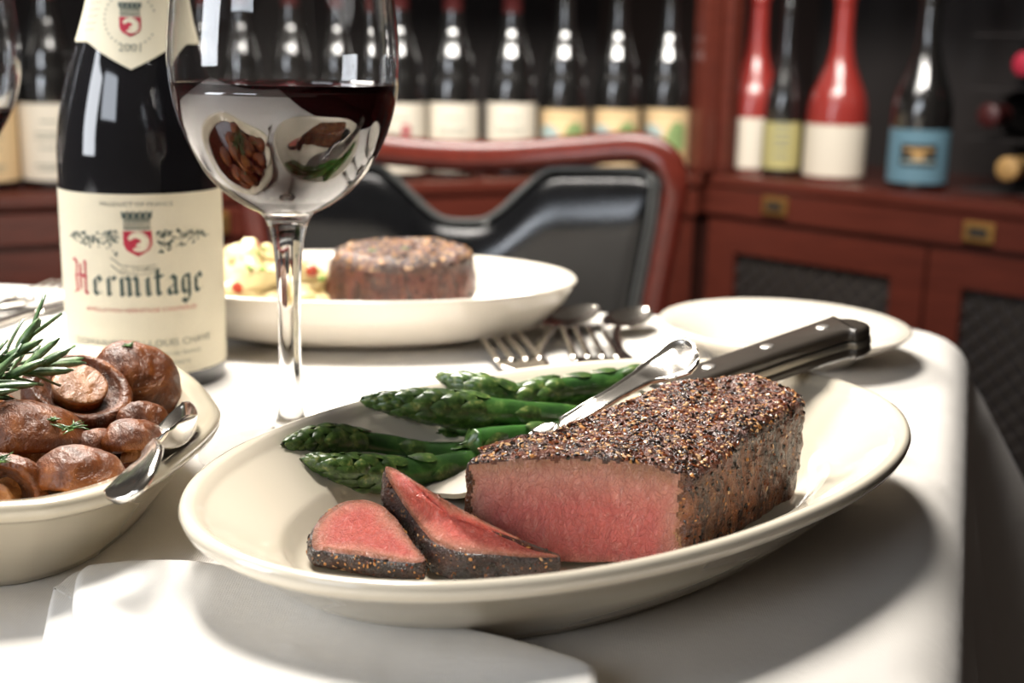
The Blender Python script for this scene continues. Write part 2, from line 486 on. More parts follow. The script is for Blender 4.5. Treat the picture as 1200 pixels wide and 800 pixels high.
def txt_mesh(s, size):
    cu = bpy.data.curves.new('t', 'FONT'); cu.body = s; cu.size = size; cu.align_x = 'CENTER'; cu.resolution_u = 2
    o = bpy.data.objects.new('t', cu); COL.objects.link(o)
    dg = bpy.context.evaluated_depsgraph_get(); me = bpy.data.meshes.new_from_object(o.evaluated_get(dg))
    V = [v.co.copy() for v in me.vertices]; F = [list(p.vertices) for p in me.polygons]
    bpy.data.objects.remove(o); bpy.data.curves.remove(cu); bpy.data.meshes.remove(me)
    return V, F
def wrap_text(mb, prof, s, size, z, off, ang, m=0, sx=1, arc=0, s0=0):
    V, F = txt_mesh(s, size)
    mb.add([wrap(prof, s0 + v.x * sx, z + v.y - arc * (v.x * sx / .02) ** 2, off, ang) for v in V], F, m)

def label_strip(prof, z0, z1, ang, half, off=.0003, n=48, rows=8):
    V = []; F = []
    for j in range(rows + 1):
        z = z0 + (z1 - z0) * j / rows
        for i in range(n + 1):
            r = rad_at(prof, z) + off; a = ang - half + 2 * half * i / n
            V.append((r * math.cos(a), r * math.sin(a), z))
    for j in range(rows):
        for i in range(n):
            F.append([j * (n + 1) + i, j * (n + 1) + i + 1, (j + 1) * (n + 1) + i + 1, (j + 1) * (n + 1) + i])
    return V, F

# ---- main bottle
BX, BY = -.1815, .6203
bot = empty('wine_bottle', (BX, BY, 0), 0, 'big dark wine bottle with a cream crested label, standing on the tablecloth at the left', 'bottle')
bprof = smooth_prof([(r * (BOTTLE_K if z < .2 else 1), z) for r, z in BURG])
mesh('bottle_body', *lathe_vf(bprof, 72), M['bottle'], bot)
mesh('capsule', *lathe_vf([(.0146, .235), (.0149, .236), (.0149, .262), (.0168, .2635), (.0168, .276), (.0150, .278), (.0150, .2962), (0, .2965)], 40), M['capsule'], bot)
BA = math.atan2(-BY, -BX) - .065
lab = mesh('label', *label_strip(bprof, .0085, .0945, BA, R(112), .0004), M['paper'], bot)
mb = MB()   # 0 ink, 1 red, 2 soft, 3 pink, 4 paper
O = .0006
# blackletter word
def word(x, zb, h, w):
    # x-height letters drawn with a broad nib: returns strokes list of (material, pts)
    S = []
    def st(m, *p): S.append((m, [(x + a, zb + b * h) for a, b in p]))
    return S
cap = .0135; xh = .0088; zb = .0475
glyph = {
 'e': (.0062, [[(.001, .85), (.001, .15), (.0025, 0), (.0045, .15)], [(.001, .8), (.0028, 1), (.0044, .75), (.0014, .5)]]),
 'r': (.0058, [[(.0004, .85), (.0014, .95), (.0014, .1), (.0022, 0)], [(.0014, .8), (.0036, 1), (.0046, .85)]]),
 'm': (.0108, [[(.0004, .85), (.0014, .95), (.0014, .1), (.0020, 0)], [(.0014, .8), (.0036, 1), (.0048, .85), (.0048, .1), (.0054, 0)], [(.0048, .8), (.007, 1), (.0082, .85), (.0082, .1), (.0092, 0)]]),
 'i': (.0042, [[(.0004, .85), (.0014, .95), (.0014, .12), (.0024, 0)], [(.0010, 1.38), (.0018, 1.5)]]),
 't': (.0052, [[(.0014, 1.4), (.0014, .15), (.0024, 0), (.0040, .15)], [(0, 1.0), (.0038, 1.0)]]),
 'a': (.0064, [[(.0004, .8), (.0022, 1), (.0040, .85), (.0040, .1), (.0050, 0)], [(.0040, .55), (.0008, .35), (.0010, .1), (.0024, 0), (.0040, .2)]]),
 'g': (.0064, [[(.0040, .95), (.0016, .95), (.0008, .7), (.0008, .2), (.0024, 0), (.0040, .2)], [(.0040, 1.0), (.0042, -.2), (.0028, -.5), (.0006, -.3)]]),
}
xp = -.0222
for ch in 'ermitage':
    wd, strokes = glyph[ch]
    for stp in strokes:
        nib(mb, bprof, [(xp + a, zb + b * xh) for a, b in stp], .0023, O, BA, 0)
    xp += wd * 1.07
# the red capital H
for stp in ([(-.0355, 1.7), (-.0335, 1.8), (-.0318, 1.6), (-.0326, .9), (-.0322, .1), (-.034, -.05)], [(-.0268, 1.75), (-.0262, 1.6), (-.0266, .1), (-.0252, -.02)],
            [(-.0338, .85), (-.0300, 1.0), (-.0256, .85)], [(-.0294, 1.55), (-.0296, .2)], [(-.0345, 0), (-.031, .12)]):
    nib(mb, bprof, [(a, zb + b * xh) for a, b in stp], .0016, O, BA, 1)
wrap_text(mb, bprof, 'PRODUCT OF FRANCE', .0028, .0890, O, BA, 2, 1.15)
wrap_text(mb, bprof, 'APPELLATION HERMITAGE CONTRÔLÉE', .0026, .0395, O, BA, 3, 1.15)
wrap_text(mb, bprof, 'DOMAINE JEAN-LOUIS CHAVE', .0046, .0228, O, BA, 2, 1.12)
wrap_text(mb, bprof, 'VITICULTEURS A MAUVES (ARDECHE) FRANCE', .0025, .0180, O, BA, 2, 1.1)
wrap_text(mb, bprof, 'MIS EN BOUTEILLE A LA PROPRIETE', .0024, .0135, O, BA, 2, 1.2)
wrap_text(mb, bprof, 'J.L. CHAVE', .0026, .0588, O, BA, 2, 1.3, -.001)
# ribbon under the shield
for zz in (.0582, .0618): nib(mb, bprof, [(-.0125, zz + .0035), (-.008, zz), (0, zz - .0008), (.008, zz), (.0125, zz + .0035)], .0005, O, BA, 2)
# crest: shield, fish, mural crown
def crest(mb, prof, s0, z0, k, off, ang, thin=.0005):
    sh = [(-.0075, .0125), (.0075, .0125), (.0075, .005), (.006, .002), (.003, 0), (0, -.0015), (-.003, 0), (-.006, .002), (-.0075, .005)]
    wrap_poly(mb, prof, [(s0 + a * k, z0 + b * k) for a, b in sh], off, ang, 1)
    fish = catmull([(-.0045, .0078, 0), (-.0015, .0105, 0), (.003, .0092, 0), (.0042, .005, 0), (.0015, .0022, 0), (-.0025, .0025, 0)], 4)
    P = [Vector((p.x, p.y)) for p in fish]
    for i in range(len(P) - 1):
        t = i / (len(P) - 1); w = (.0016 * math.sin(PI * min(1, t * .9 + .1)) + .0004) * 1.1
        d = (P[i + 1] - P[i]).normalized(); n = Vector((-d.y, d.x)) * w
        wrap_poly(mb, prof, [(s0 + k * q.x, z0 + k * q.y) for q in (P[i] - n, P[i + 1] - n, P[i + 1] + n, P[i] + n)], off + .00008, ang, 4)
    wrap_poly(mb, prof, [(s0 + a * k, z0 + b * k) for a, b in ((-.0005, .0055), (.003, .007), (.0022, .0045), (-.001, .0035))], off + .0001, ang, 4)
    for zz in (.0138, .0185, .0195): nib(mb, prof, [(s0 - .007 * k, z0 + zz * k), (s0 + .007 * k, z0 + zz * k)], thin * 1.6, off, ang, 0)
    for i in range(9): nib(mb, prof, [(s0 + (-.0065 + i * .0016) * k, z0 + .014 * k), (s0 + (-.0065 + i * .0016) * k, z0 + .0185 * k)], thin, off, ang, 0, 0)
    for i in range(5):
        x = s0 + (-.0066 + i * .0033) * k
        wrap_poly(mb, prof, [(x - .0012 * k, z0 + .0195 * k), (x + .0012 * k, z0 + .0195 * k), (x + .0015 * k, z0 + .0235 * k), (x, z0 + .0222 * k), (x - .0015 * k, z0 + .0235 * k)], off, ang, 0)
crest(mb, bprof, 0, .0672, .84, O, BA)
# vine garlands either side
rnd = random.Random(3)
for sg in (-1, 1):
    nib(mb, bprof, [(sg * (.008 + i * .0032), .0745 + .0012 * math.sin(i * 1.3)) for i in range(10)], .0005, O, BA, 0)
    for i in range(78):
        t = rnd.random() ** 1.15; s = sg * (.0088 + t * .026); sp = .0056 * (1 - t) + .0012
        zc = .0742 + rnd.uniform(-1.15, .75) * sp; r = rnd.uniform(.0005, .0012); a0 = rnd.random() * 6
        wrap_poly(mb, bprof, [(s + r * math.cos(a0 + q * 1.257) * (1 if q % 2 else .6), zc + r * math.sin(a0 + q * 1.257) * (1 if q % 2 else .7)) for q in range(5)], O, BA, 0 if rnd.random() < .6 else 2)
mb.build('label_print', [M['ink'], M['ink_red'], M['ink_soft'], M['ink_pink'], M['paper']], lab, smooth=False)
# neck label with pointed bottom
V = []; F = []; n = 44; hw = R(150)
for j in range(13):
    for i in range(n + 1):
        a = -hw + 2 * hw * i / n
        zl = .1618
        if abs(a) < R(46): zl = .1500 + (.1618 - .1500) * abs(a) / R(46)
        z = zl + (.185 - zl) * j / 12; r = rad_at(bprof, z) + .0004
        V.append((r * math.cos(BA + a), r * math.sin(BA + a), z))
for j in range(12):
    for i in range(n): F.append([j * (n + 1) + i, j * (n + 1) + i + 1, (j + 1) * (n + 1) + i + 1, (j + 1) * (n + 1) + i])
nl = mesh('neck_label', V, F, M['paper'], bot)
mb = MB(); crest(mb, bprof, 0, .1655, .62, O, BA, .0004)
wrap_text(mb, bprof, '2001', .0050, .1580, O, BA, 2, 1.1)
for k in range(2, 30):
    a = PI + .25 + (PI - .5) * 0; ang = 2 * PI * k / 32
    s, z = .0115 * math.cos(ang), .172 + .0115 * math.sin(ang)
    if z < .181: wrap_poly(mb, bprof, [(s - .0004, z - .0004), (s + .0004, z - .0004), (s + .0004, z + .0004), (s - .0004, z + .0004)], O, BA, 2)
for a in range(5): nib(mb, bprof, [(-.024 + .001 * a, .167 + a * .003), (-.017 + .001 * a, .1675 + a * .003)], .0004, O, BA, 2)
mb.build('neck_label_print', [M['ink'], M['ink_red'], M['ink_soft'], M['ink_pink'], M['paper']], nl, smooth=False)

# ---- background bottles
def bg_bottle(name, x, y, prof, gm, lm, z0, z1, half, label, group=None, deco=None, sc=1.0, cap=None, off=.0006):
    t = empty(name, (x, y, SZ + .0005), 0, label, 'bottle', group)
    t.scale = (sc, sc, sc)
    p = smooth_prof(prof, 3)
    mesh('bottle_body', *lathe_vf(p, 40), gm, t)
    if cap: mesh('capsule', *lathe_vf([(rad_at(p, .245) + .0004, .235), (.0152, .262), (.0170, .2635), (.0170, .277), (.0152, .279), (.0152, .2965), (0, .297)], 28), cap, t)
    ang = math.atan2(-y, -x)
    if lm:
        l = mesh('label', *label_strip(p, z0, z1, ang, half, off, 28, 4), lm, t)
        if deco:
            mb = MB(); deco(mb, p, ang); mb.build('label_print', DECO, l, smooth=False)
    return t
DECO = [M['ink_soft'], M['ink_red'], M['ink_green'], M['ink_blue'], M['ink_tan'], M['ink_black']]
def rect(s0, s1, z0, z1): return [(s0, z0), (s1, z0), (s1, z1), (s0, z1)]
def d_lines(mb, p, a):
    for z, w in ((.085, .014), (.07, .020), (.064, .02), (.052, .016), (.03, .022), (.025, .018)): wrap_poly(mb, p, rect(-w, w, z, z + .002), .0010, a, 0, .004)
def d_red(mb, p, a):
    wrap_poly(mb, p, rect(.004, .016, .05, .078), .0010, a, 1, .004); d_lines(mb, p, a)
def d_green(mb, p, a):
    hill = [(-.004, .034), (.034, .034), (.034, .072), (.022, .080), (.010, .078), (.002, .062)]
    wrap_poly(mb, p, hill, .0010, a, 2, .004)
    wrap_poly(mb, p, [(-.036, .045), (-.006, .04), (-.006, .066), (-.02, .076), (-.036, .072)], .0010, a, 3, .004)
    wrap_poly(mb, p, rect(-.036, .036, .020, .03), .0010, a, 4, .004)
    wrap_poly(mb, p, rect(-.028, .028, .088, .090), .0010, a, 4, .004)
def d_blue(mb, p, a):
    wrap_poly(mb, p, rect(-.026, .026, .034, .066), .0010, a, 5, .004)
    wrap_poly(mb, p, rect(-.020, .020, .056, .060), .0013, a, 4, .004)
    wrap_poly(mb, p, rect(-.022, .022, .040, .043), .0013, a, 3, .004)
    wrap_poly(mb, p, rect(-.008, .008, .043, .056), .0013, a, 4, .004)
def d_yellow(mb, p, a):
    for z in (.03, .045, .055, .066, .078): wrap_poly(mb, p, rect(-.012, .012, z, z + .004), .0010, a, 0, .004)
G = 'wine bottles standing in a row on the back cabinet'
ROW = [(-.048, 'o', d_lines), (.032, 'w', d_lines), (.196, 'w', None), (.272, 'w', None), (.352, 'r', None), (.431, 'w', None), (.510, 'w', d_red),
       (.594, 'w', d_lines), (.690, 'w', d_lines), (.780, 'g', d_green), (.874, 'g', d_green), (.968, 'g', d_green)]
LB = ['dark bottle with an apricot label at the far left edge, behind the wineglass rim', 'dark bottle with a cream label on the cabinet, left of the big crested bottle',
      'dark bottle on the cabinet, between the big crested bottle and the big wineglass',
      'dark bottle seen through the left half of the big wineglass', 'dark bottle with a red neck band seen through the middle of the big wineglass',
      'dark bottle seen through the right half of the big wineglass', 'dark bottle with a pinkish mark on its label, just right of the big wineglass',
      'dark bottle with a plain cream label, second to the right of the big wineglass', 'dark bottle with a beige label, standing just left of the green-picture labels',
      'dark bottle with green landscape label, leftmost of the three alike', 'dark bottle with green landscape label, middle of the three alike', 'dark bottle with green landscape label, rightmost of the three, beside the cabinet post']
for (s, k, dc), lb in zip(ROW, LB):
    p = A0 + ub * s + nb * .06
    lm = {'o': M['paper_o'], 'w': M['paper_bg'], 'r': M['paper_bg'], 'g': M['paper_o']}[k]
    if k == 'g': sc = (.010, .098)
    else: sc = (.010, .116) if s > .45 else (.012, .112)
    t = bg_bottle('wine_bottle', p.x, p.y, [(r * (.93 if k == 'g' else .96) * (1.14 if .15 < z < .22 else 1), z + (.010 if .1 < z < .2 else 0)) for r, z in BURG], M['bottle_bg'], lm, sc[0], min(sc[1], .108), R(100), lb, G, dc, 1.0, M['capsule'] if k != 'g' else None)
    if k == 'r':
        mesh('neck_band', *lathe_vf([(.027, .176), (.0242, .186), (.0232, .19)], 28), M['ink_red'], t)
    
REDP = [(0, .002), (.040, 0), (.0455, .004), (.0465, .012), (.0465, .082), (.0460, .098), (.0445, .114), (.0400, .132), (.0310, .152), (.0225, .173), (.0175, .195), (.0152, .218), (.0145, .245), (.0145, .262), (.016, .264), (.016, .274), (.0145, .276), (.0145, .296), (0, .2965)]
G2 = 'bottles standing on the right cabinet'
bg_bottle('red_bottle', .386, 2.119, REDP, M['red_bottle'], M['paper_bg'], .006, .086, R(100), 'red pear-shaped bottle with a white label, next to the cabinet post', G2)
bg_bottle('red_bottle', .493, 2.001, REDP, M['red_bottle'], M['paper_bg'], .006, .084, R(100), 'larger-looking red pear-shaped bottle with a white label, right of the yellow-labelled one', G2)
bg_bottle('wine_bottle', .4170, 2.034, [(r * .72, z * .95) for r, z in BURG], M['bottle_bg'], M['paper_y'], .012, .084, R(85), 'slim dark bottle with a yellow label between the two red bottles', G2, d_yellow)
bg_bottle('wine_bottle', .589, 1.891, [(r * 1.08, z) for r, z in BURG], M['bottle_bg'], M['paper_b'], .010, .086, R(75), 'dark bottle with a blue label, alone at the right of the right cabinet', G2, d_blue)
# bottles lying in the rack at the far right
rk = empty('bottle_rack', (R0.x, R0.y, 0), UR, 'dark wooden rack on the right cabinet, holding bottles on their sides', 'rack')
RX0, RX1 = .365, .76
for z in (-.030, .0435, .1152, .1900): box('rack_shelf', (RX0, RX1, .10, .30, z, z + .002), M['cabinet_inside'], rk, 0)
for x in (RX0, RX1): box('rack_side', (x - .006, x + .006, .27, .30, -.029, .235), M['cabinet_inside'], rk, .001)
G3 = 'bottles lying in the rack'
LYP = [(0, .0), (.028, .0), (.034, .004), (.034, .12), (.029, .14), (.018, .17), (.0145, .19), (.0145, .225)]
for k, (x, z, cm, em, lb) in enumerate([(.455, .152, M['capsule'], M['ink_red'], 'lying bottle with a red cap end, topmost in the rack'),
                          (.412, .0805, M['capsule'], M['capsule'], 'lying bottle with a dim brown cap end, middle of the rack'),
                          (.447, .009, M['capsule'], M['ink_tan'], 'lying bottle with an orange-tan cap end, lowest in the rack')]):
    t = empty('lying_bottle', R0 + ur * x + nr * .30 + Vector((0, 0, z)), 0, lb, 'bottle', G3)
    V, F = lathe_vf(smooth_prof(LYP, 3), 28)
    Mx = frame(Vector((0, 0, 0)), ur, Vector((0, 0, 1)), -nr)
    V = xform(V, Mx); mesh('bottle_body', V, F, M['bottle_bg'], t)
    V, F = lathe_vf([(.0149, .185), (.0149, .218), (.0165, .219), (.0168, .229), (.015, .231), (0, .2315)], 28)
    mesh('capsule', xform(V, Mx), F, em, t)

# ---------------------------------------------------------------- table
K = Vector((.258, .767, 0)); dr = Vector((-.3285, -.9445, 0)).normalized(); dl = Vector((-.9925, .1225, 0)).normalized()
c0 = K.copy(); c1 = K + dl * 1.05; c2 = c1 + dr * .92; c3 = K + dr * .92
def round_poly(C, r, seg=10, per=40):
    out = []; n = len(C)
    for i in range(n):
        p, a, b = C[i], (C[i - 1] - C[i]).normalized(), (C[(i + 1) % n] - C[i]).normalized()
        ang = math.acos(max(-1, min(1, a.dot(b)))); d = r / math.tan(ang / 2)
        s, e = p + a * d, p + b * d
        ctr = p + (a + b).normalized() * (r / math.sin(ang / 2))
        v0, v1 = s - ctr, e - ctr
        arc = []
        for k in range(seg + 1):
            v = v0.lerp(v1, k / seg).normalized() * r; arc.append((ctr + v, v.normalized()))
        out.append((arc, s, e))
    P = []
    for i in range(n):
        arc = out[i][0]; P += arc
        nx = out[(i + 1) % n]; e = out[i][2]; s = nx[1]
        no = arc[-1][1]
        for k in range(1, per): P.append((e.lerp(s, k / per), no))
    return P
tc_t = []
def build_cloth():
    P = round_poly([c0, c1, c2, c3], .022, 12, 70)
    ctr = (c0 + c1 + c2 + c3) / 4; n = len(P); V = []; F = []
    rings = []
    for t in [i / 26 for i in range(1, 27)]:
        rings.append([(ctr.lerp(p, t), 0.0, no) for p, no in P])
    er = .024
    prof = [(er * math.sin(a), -er * (1 - math.cos(a))) for a in [PI / 2 * k / 7 for k in range(1, 8)]]
    prof += [(er + .002 + d * .02, -er - d) for d in (.01, .025, .045, .07, .1, .14, .18, .22, .26)]
    idx = 0
    V.append(ctr)
    for rg in rings:
        for p, z, no in rg: V.append((p.x, p.y, z))
    cum = 0; L = [0]
    for i in range(1, n): cum += (P[i][0] - P[i - 1][0]).length; L.append(cum)
    for d, z in prof:
        for i, (p, no) in enumerate(P):
            depth = max(0, -z - er)
            # folds, stronger near corners
            cd = min((p - c).length for c in (c0, c1, c2, c3))
            flare = math.exp(-(cd / .05) ** 2) * .55
            f = .5 + .5 * math.sin(L[i] * 38 + 2 * nz((p.x, p.y, 0), 5)); 
            out = d + depth * (.06 + .16 * f * (1 - .4 * flare)) + depth * flare
            V.append((p.x + no.x * out, p.y + no.y * out, z))
    nr_ = len(rings) + len(prof)
    for i in range(n): F.append([0, 1 + i, 1 + (i + 1) % n])
    for j in range(nr_ - 1):
        for i in range(n):
            k = (i + 1) % n
            F.append([1 + j * n + i, 1 + (j + 1) * n + i, 1 + (j + 1) * n + k, 1 + j * n + k])
    o = mesh('tablecloth', V, F, M['cloth'])
    return tag(o, 'white linen tablecloth draped over the table with rounded right edge', 'tablecloth')
build_cloth()
tb = empty('dining_table', ((c0 + c2) / 2).to_tuple()[:2] + (FL,), 0, 'dining table hidden beneath the white tablecloth', 'table')
ctr = (c0 + c2) / 2
ins = [(p - ctr) * .985 for p in (c0, c1, c2, c3)]
V = [(p.x, p.y, -.0015 - FL) for p in ins] + [(p.x, p.y, -.013 - FL) for p in ins]
mesh('tabletop', V, [(0, 1, 2, 3), (7, 6, 5, 4), (0, 4, 5, 1), (1, 5, 6, 2), (2, 6, 7, 3), (3, 7, 4, 0)], M['mahogany_dark'], tb, smooth=False)
mesh('pedestal', *lathe_vf([(.04, .03), (.045, .1), (.035, .3), (.045, .6), (.12, .735)], 28), M['mahogany_dark'], tb)
mesh('base', *lathe_vf([(0, 0), (.28, 0), (.28, .02), (.06, .04), (0, .045)], 36), M['mahogany_dark'], tb)

# ---------------------------------------------------------------- oval platter
def platter(name, loc, rz, a, b, h, wa, wb, fa, fb, m, label, e=2.15, lip=.0032, well=.0075):
    # wa/wb = inset of the well wall from the rim
    P = []
    add = lambda da, z, k=None: P.append((a - da, b - da * (k if k else 1), z))
    # inside centre outwards (inset d from edge)
    wA, wB = a - wa, b - wb
    P += [(.0001, .0001, well), (wA * .4, wB * .4, well), (wA * .75, wB * .75, well), (wA * .90, wB * .9, well + .0004), (wA * .965, wB * .955, well + .0016), (wA, wB, well + .0048), (wA + .0028, wB + .0028, well + .0092), (wA + .0048, wB + .0048, well + .0112), (wA + .0075, wB + .0075, well + .0122)]
    P += [(a - .013, b - .013, h - .0058), (a - .0085, b - .0085, h - .0040), (a - .0068, b - .0068, h - .0026), (a - .0048, b - .0048, h - .0004)]
    P += [(a - .0025, b - .0025, h + .0006), (a - .0008, b - .0008, h + .0001), (a, b, h - .0016), (a - .0008, b - .0008, h - .0040), (a - .003, b - .003, h - .0058)]
    P += [(a - .008, b - .008, h - .0078), ((a + fa) / 2, (b + fb) / 2, (h - .0078) * .58 + .0005), (fa + .006, fb + .006, .0050), (fa + .001, fb + .001, .003), (fa, fb, .0006), (fa - .002, fb - .002, .0002), (fa - .004, fb - .004, .0008), (fa - .006, fb - .006, .003), (.0001, .0001, .0034)]
    V, F = oval_vf(P, 160, e)
    o = mesh(name, V, F, m); o.location = loc; o.rotation_euler = (0, 0, rz)
    return tag(o, label, 'plate')
platter('oval_platter', (.025, .417, 0), R(45.1), .1437, .0904, .034, .0335, .0300, .103, .057, M['china'], 'large cream oval platter in the foreground carrying the sliced steak and asparagus')

# shallow back plate (coupe)
def coupe(name, loc, rz, a, b, h, f, m, label, e=2.0):
    V, F = oval_vf([(.0001, .0001, .007), (a * .55, b * .55, .007), (a * .72, b * .72, .0085), (a * .86, b * .86, .0155), (a * .95, b * .95, h - .005), (a - .001, b - .001, h),
                    (a, b, h - .0008), (a - .0006, b - .0006, h - .0022), (a * .955, b * .955, h - .0115), (a * .86, b * .86, .009), (a * f, b * f, .0025), (a * (f - .02), b * (f - .02), .0003), (a * (f - .05), b * (f - .05), .002), (.0001, .0001, .0025)], 128, e)
    o = mesh(name, V, F, m); o.location = loc; o.rotation_euler = (0, 0, rz); return tag(o, label, 'plate')
coupe('dinner_plate', (-.093, .729, 0), R(2), .130, .083, .034, .63, M['china_back'], 'deep white oval plate at the back holding the whole fillet and mashed potato', 2.1)
V, F = oval_vf([(.0001, .0001, .005), (.036, .036, .005), (.042, .042, .0065), (.047, .047, .0095), (.060, .060, .0145), (.0675, .0675, .0185), (.0685, .0685, .0180), (.0670, .0670, .0160), (.055, .055, .0095), (.043, .043, .003), (.042, .042, .0003), (.040, .040, .002), (.0001, .0001, .0024)], 96)
o = mesh('bread_plate', V, F, M['china_back']); o.location = (.150, .693, 0)
tag(o, 'small empty white side plate near the far right corner of the table', 'plate')

# ---------------------------------------------------------------- steak
def ring_solid(name, outline, ztop, zbot, side_mat, front, mats, parent, rows=18, round_=.004, amp=.0008, cutamp=.00035, seed=1, rings=14):
    """outline: list of Vector2 (dense); ztop(x,y), zbot(x,y); front(i)->True where cut face"""
    n = len(outline); ctr = sum(outline, Vector((0, 0))) / n
    V = []; F = []; mi = []; edge = []
    per = [front(i) for i in range(n)]
    def arc(i):  # distance to nearest non-front vertex
        d = 0; best = 9
        for sg in (1, -1):
            d = 0; j = i
            while per[j % n] and d < .08: d += (outline[(j + sg) % n] - outline[j % n]).length; j += sg
            best = min(best, d)
        return best
    dist = [arc(i) if per[i] else 0 for i in range(n)]
    def push(x, y, z, e, am, no):
        p = Vector((x, y, z))
        d = am * (nz(p, 160, seed) + .8 * nz(p, 60, seed + 1) * 1.5 + .6 * nz(p, 420, seed + 2))
        V.append(p + no * d); edge.append(e)
    levels = []
    # bottom rings (inwards) -> side -> top rings
    for k in range(4): t = (k + 1) / 5; levels.append(('b', t))
    for k in range(rows + 1): levels.append(('s', k / rows))
    for k in range(rings): levels.append(('t', 1 - (k + 1) / rings))
    V.append(Vector((ctr.x, ctr.y, zbot(*ctr)))); edge.append(0)
    for typ, t in levels:
        for i in range(n):
            q = outline[i]; a = outline[(i + 1) % n] - outline[i - 1]; no = Vector((a.y, -a.x, 0)).normalized()
            if (q - ctr).dot(no.xy) < 0: no = -no
            if typ == 'b':
                p = ctr.lerp(q, t * .97); push(p.x, p.y, zbot(p.x, p.y), 0, 0, no)
            elif typ == 's':
                zb_, zt_ = zbot(q.x, q.y), ztop(q.x, q.y); h = zt_ - zb_
                z = zb_ + h * t
                ins = 0
                rr = round_ * (.35 if per[i] else 1)
                if h * (1 - t) < rr: u = 1 - h * (1 - t) / rr; ins = rr * (1 - math.sqrt(max(0, 1 - u * u)))
                if h * t < rr * .6: u = 1 - h * t / (rr * .6); ins = rr * .6 * (1 - math.sqrt(max(0, 1 - u * u)))
                bulge = 0 if per[i] else .0012 * math.sin(PI * t)
                p = q.to_3d() + no * (bulge - ins)
                e = min(dist[i] * 1.9, h * (1 - t) * 1.1, h * t * 2.5 + .010) if per[i] else 0
                push(p.x, p.y, z, e, cutamp if per[i] else amp, no)
            else:
                tt = t
                rr = round_ * (.35 if per[i] else 1)
                p = ctr.lerp(q - no.xy * rr, tt)
                push(p.x, p.y, ztop(p.x, p.y), 0, amp * (1 if tt > 0 else 1), Vector((0, 0, 1)))
    L = len(levels)
    for i in range(n): F.append([0, 1 + (i + 1) % n, 1 + i]); mi.append(0)
    for j in range(L - 1):
        for i in range(n):
            k = (i + 1) % n
            F.append([1 + j * n + i, 1 + j * n + k, 1 + (j + 1) * n + k, 1 + (j + 1) * n + i])
            if levels[j][0] == 's' and levels[j + 1][0] == 's': mi.append(side_mat(i, (levels[j][1] + levels[j + 1][1]) / 2))
            else: mi.append(0 if levels[j + 1][0] != 'b' else 1)
    return mesh(name, V, F, mats, parent, mi, True, {'edge': edge})

stk = empty('steak', (.045, .415, .0085), 0, 'thick pepper-crusted steak cut open to show its pink rare inside, on the oval platter', 'steak')
OX, OY, OZ = .045, .415, .0085
corn = [(-.0128, .3716), (.004, .3708), (.030, .3705), (.0545, .3702), (.0578, .3715), (.070, .3890), (.084, .4090), (.0975, .4275), (.1035, .4370), (.1020, .4450), (.094, .4520), (.083, .4550), (.070, .4530), (.0560, .4465), (.0425, .4310), (.0290, .4150), (.014, .3960), (.0007, .3815), (-.0125, .3752)]
pts = []
tags_ = []
def resample(C, step):
    out = []; seg = []
    n = len(C)
    for i in range(n):
        a, b = Vector(C[i]), Vector(C[(i + 1) % n]); k = max(1, int(round((b - a).length / step)))
        for q in range(k): out.append(a.lerp(b, q / k)); seg.append(i)
    return out, seg
ol, sg_ = resample(corn, .0006)
# soften outline away from the cut
def soften(ol, keep, it=10):
    for _ in range(it):
        new = []
        for i in range(len(ol)):
            if keep(i): new.append(ol[i])
            else: new.append((ol[i - 1] + ol[i] * 2 + ol[(i + 1) % len(ol)]) / 4)
        ol = new
    return ol
ol = soften(ol, lambda i: sg_[i] <= 2, 28)
ol = [Vector((p.x - OX, p.y - OY)) for p in ol]
frontv = [s <= 2 for s in sg_]
def ztop(x, y):
    X, Y = x + OX, y + OY
    z = .0440 + .055 * (Y - .371) - .0030 * ((X - .018) / .033) ** 2 * math.exp(-(Y - .371) / .02)
    z += .0012 * nz((X, Y, 0), 45, 4)
    # raised lump at the back
    z += .0030 * math.exp(-(((X - .086) / .008) ** 2 + ((Y - .449) / .006) ** 2))
    return z - OZ
zbt = lambda x, y: .0006
fi = [i for i, f in enumerate(frontv) if f]
def sm(i, t):
    f = frontv[i] and frontv[(i + 1) % len(frontv)]
    p = (ol[i].x, ol[i].y, t * .035)
    if f:
        d0, d1 = (i - fi[0]) * .0006, (fi[-1] - i) * .0006
        if d1 < .0022 + .0030 * nz(p, 260, 8) or d0 < .0012 + .0018 * nz(p, 300, 9): return 1
        return 2 if t < .955 + .05 * nz(p, 330, 6) else 0
    return 1 if t < .84 + .12 * nz(p, 240, 7) else 0
body = ring_solid('meat', ol, ztop, zbt, sm, lambda i: frontv[i], [M['crust_top'], M['crust_side'], M['meat']], stk, rows=52, round_=.0035, amp=.0009, cutamp=.00045, rings=26)

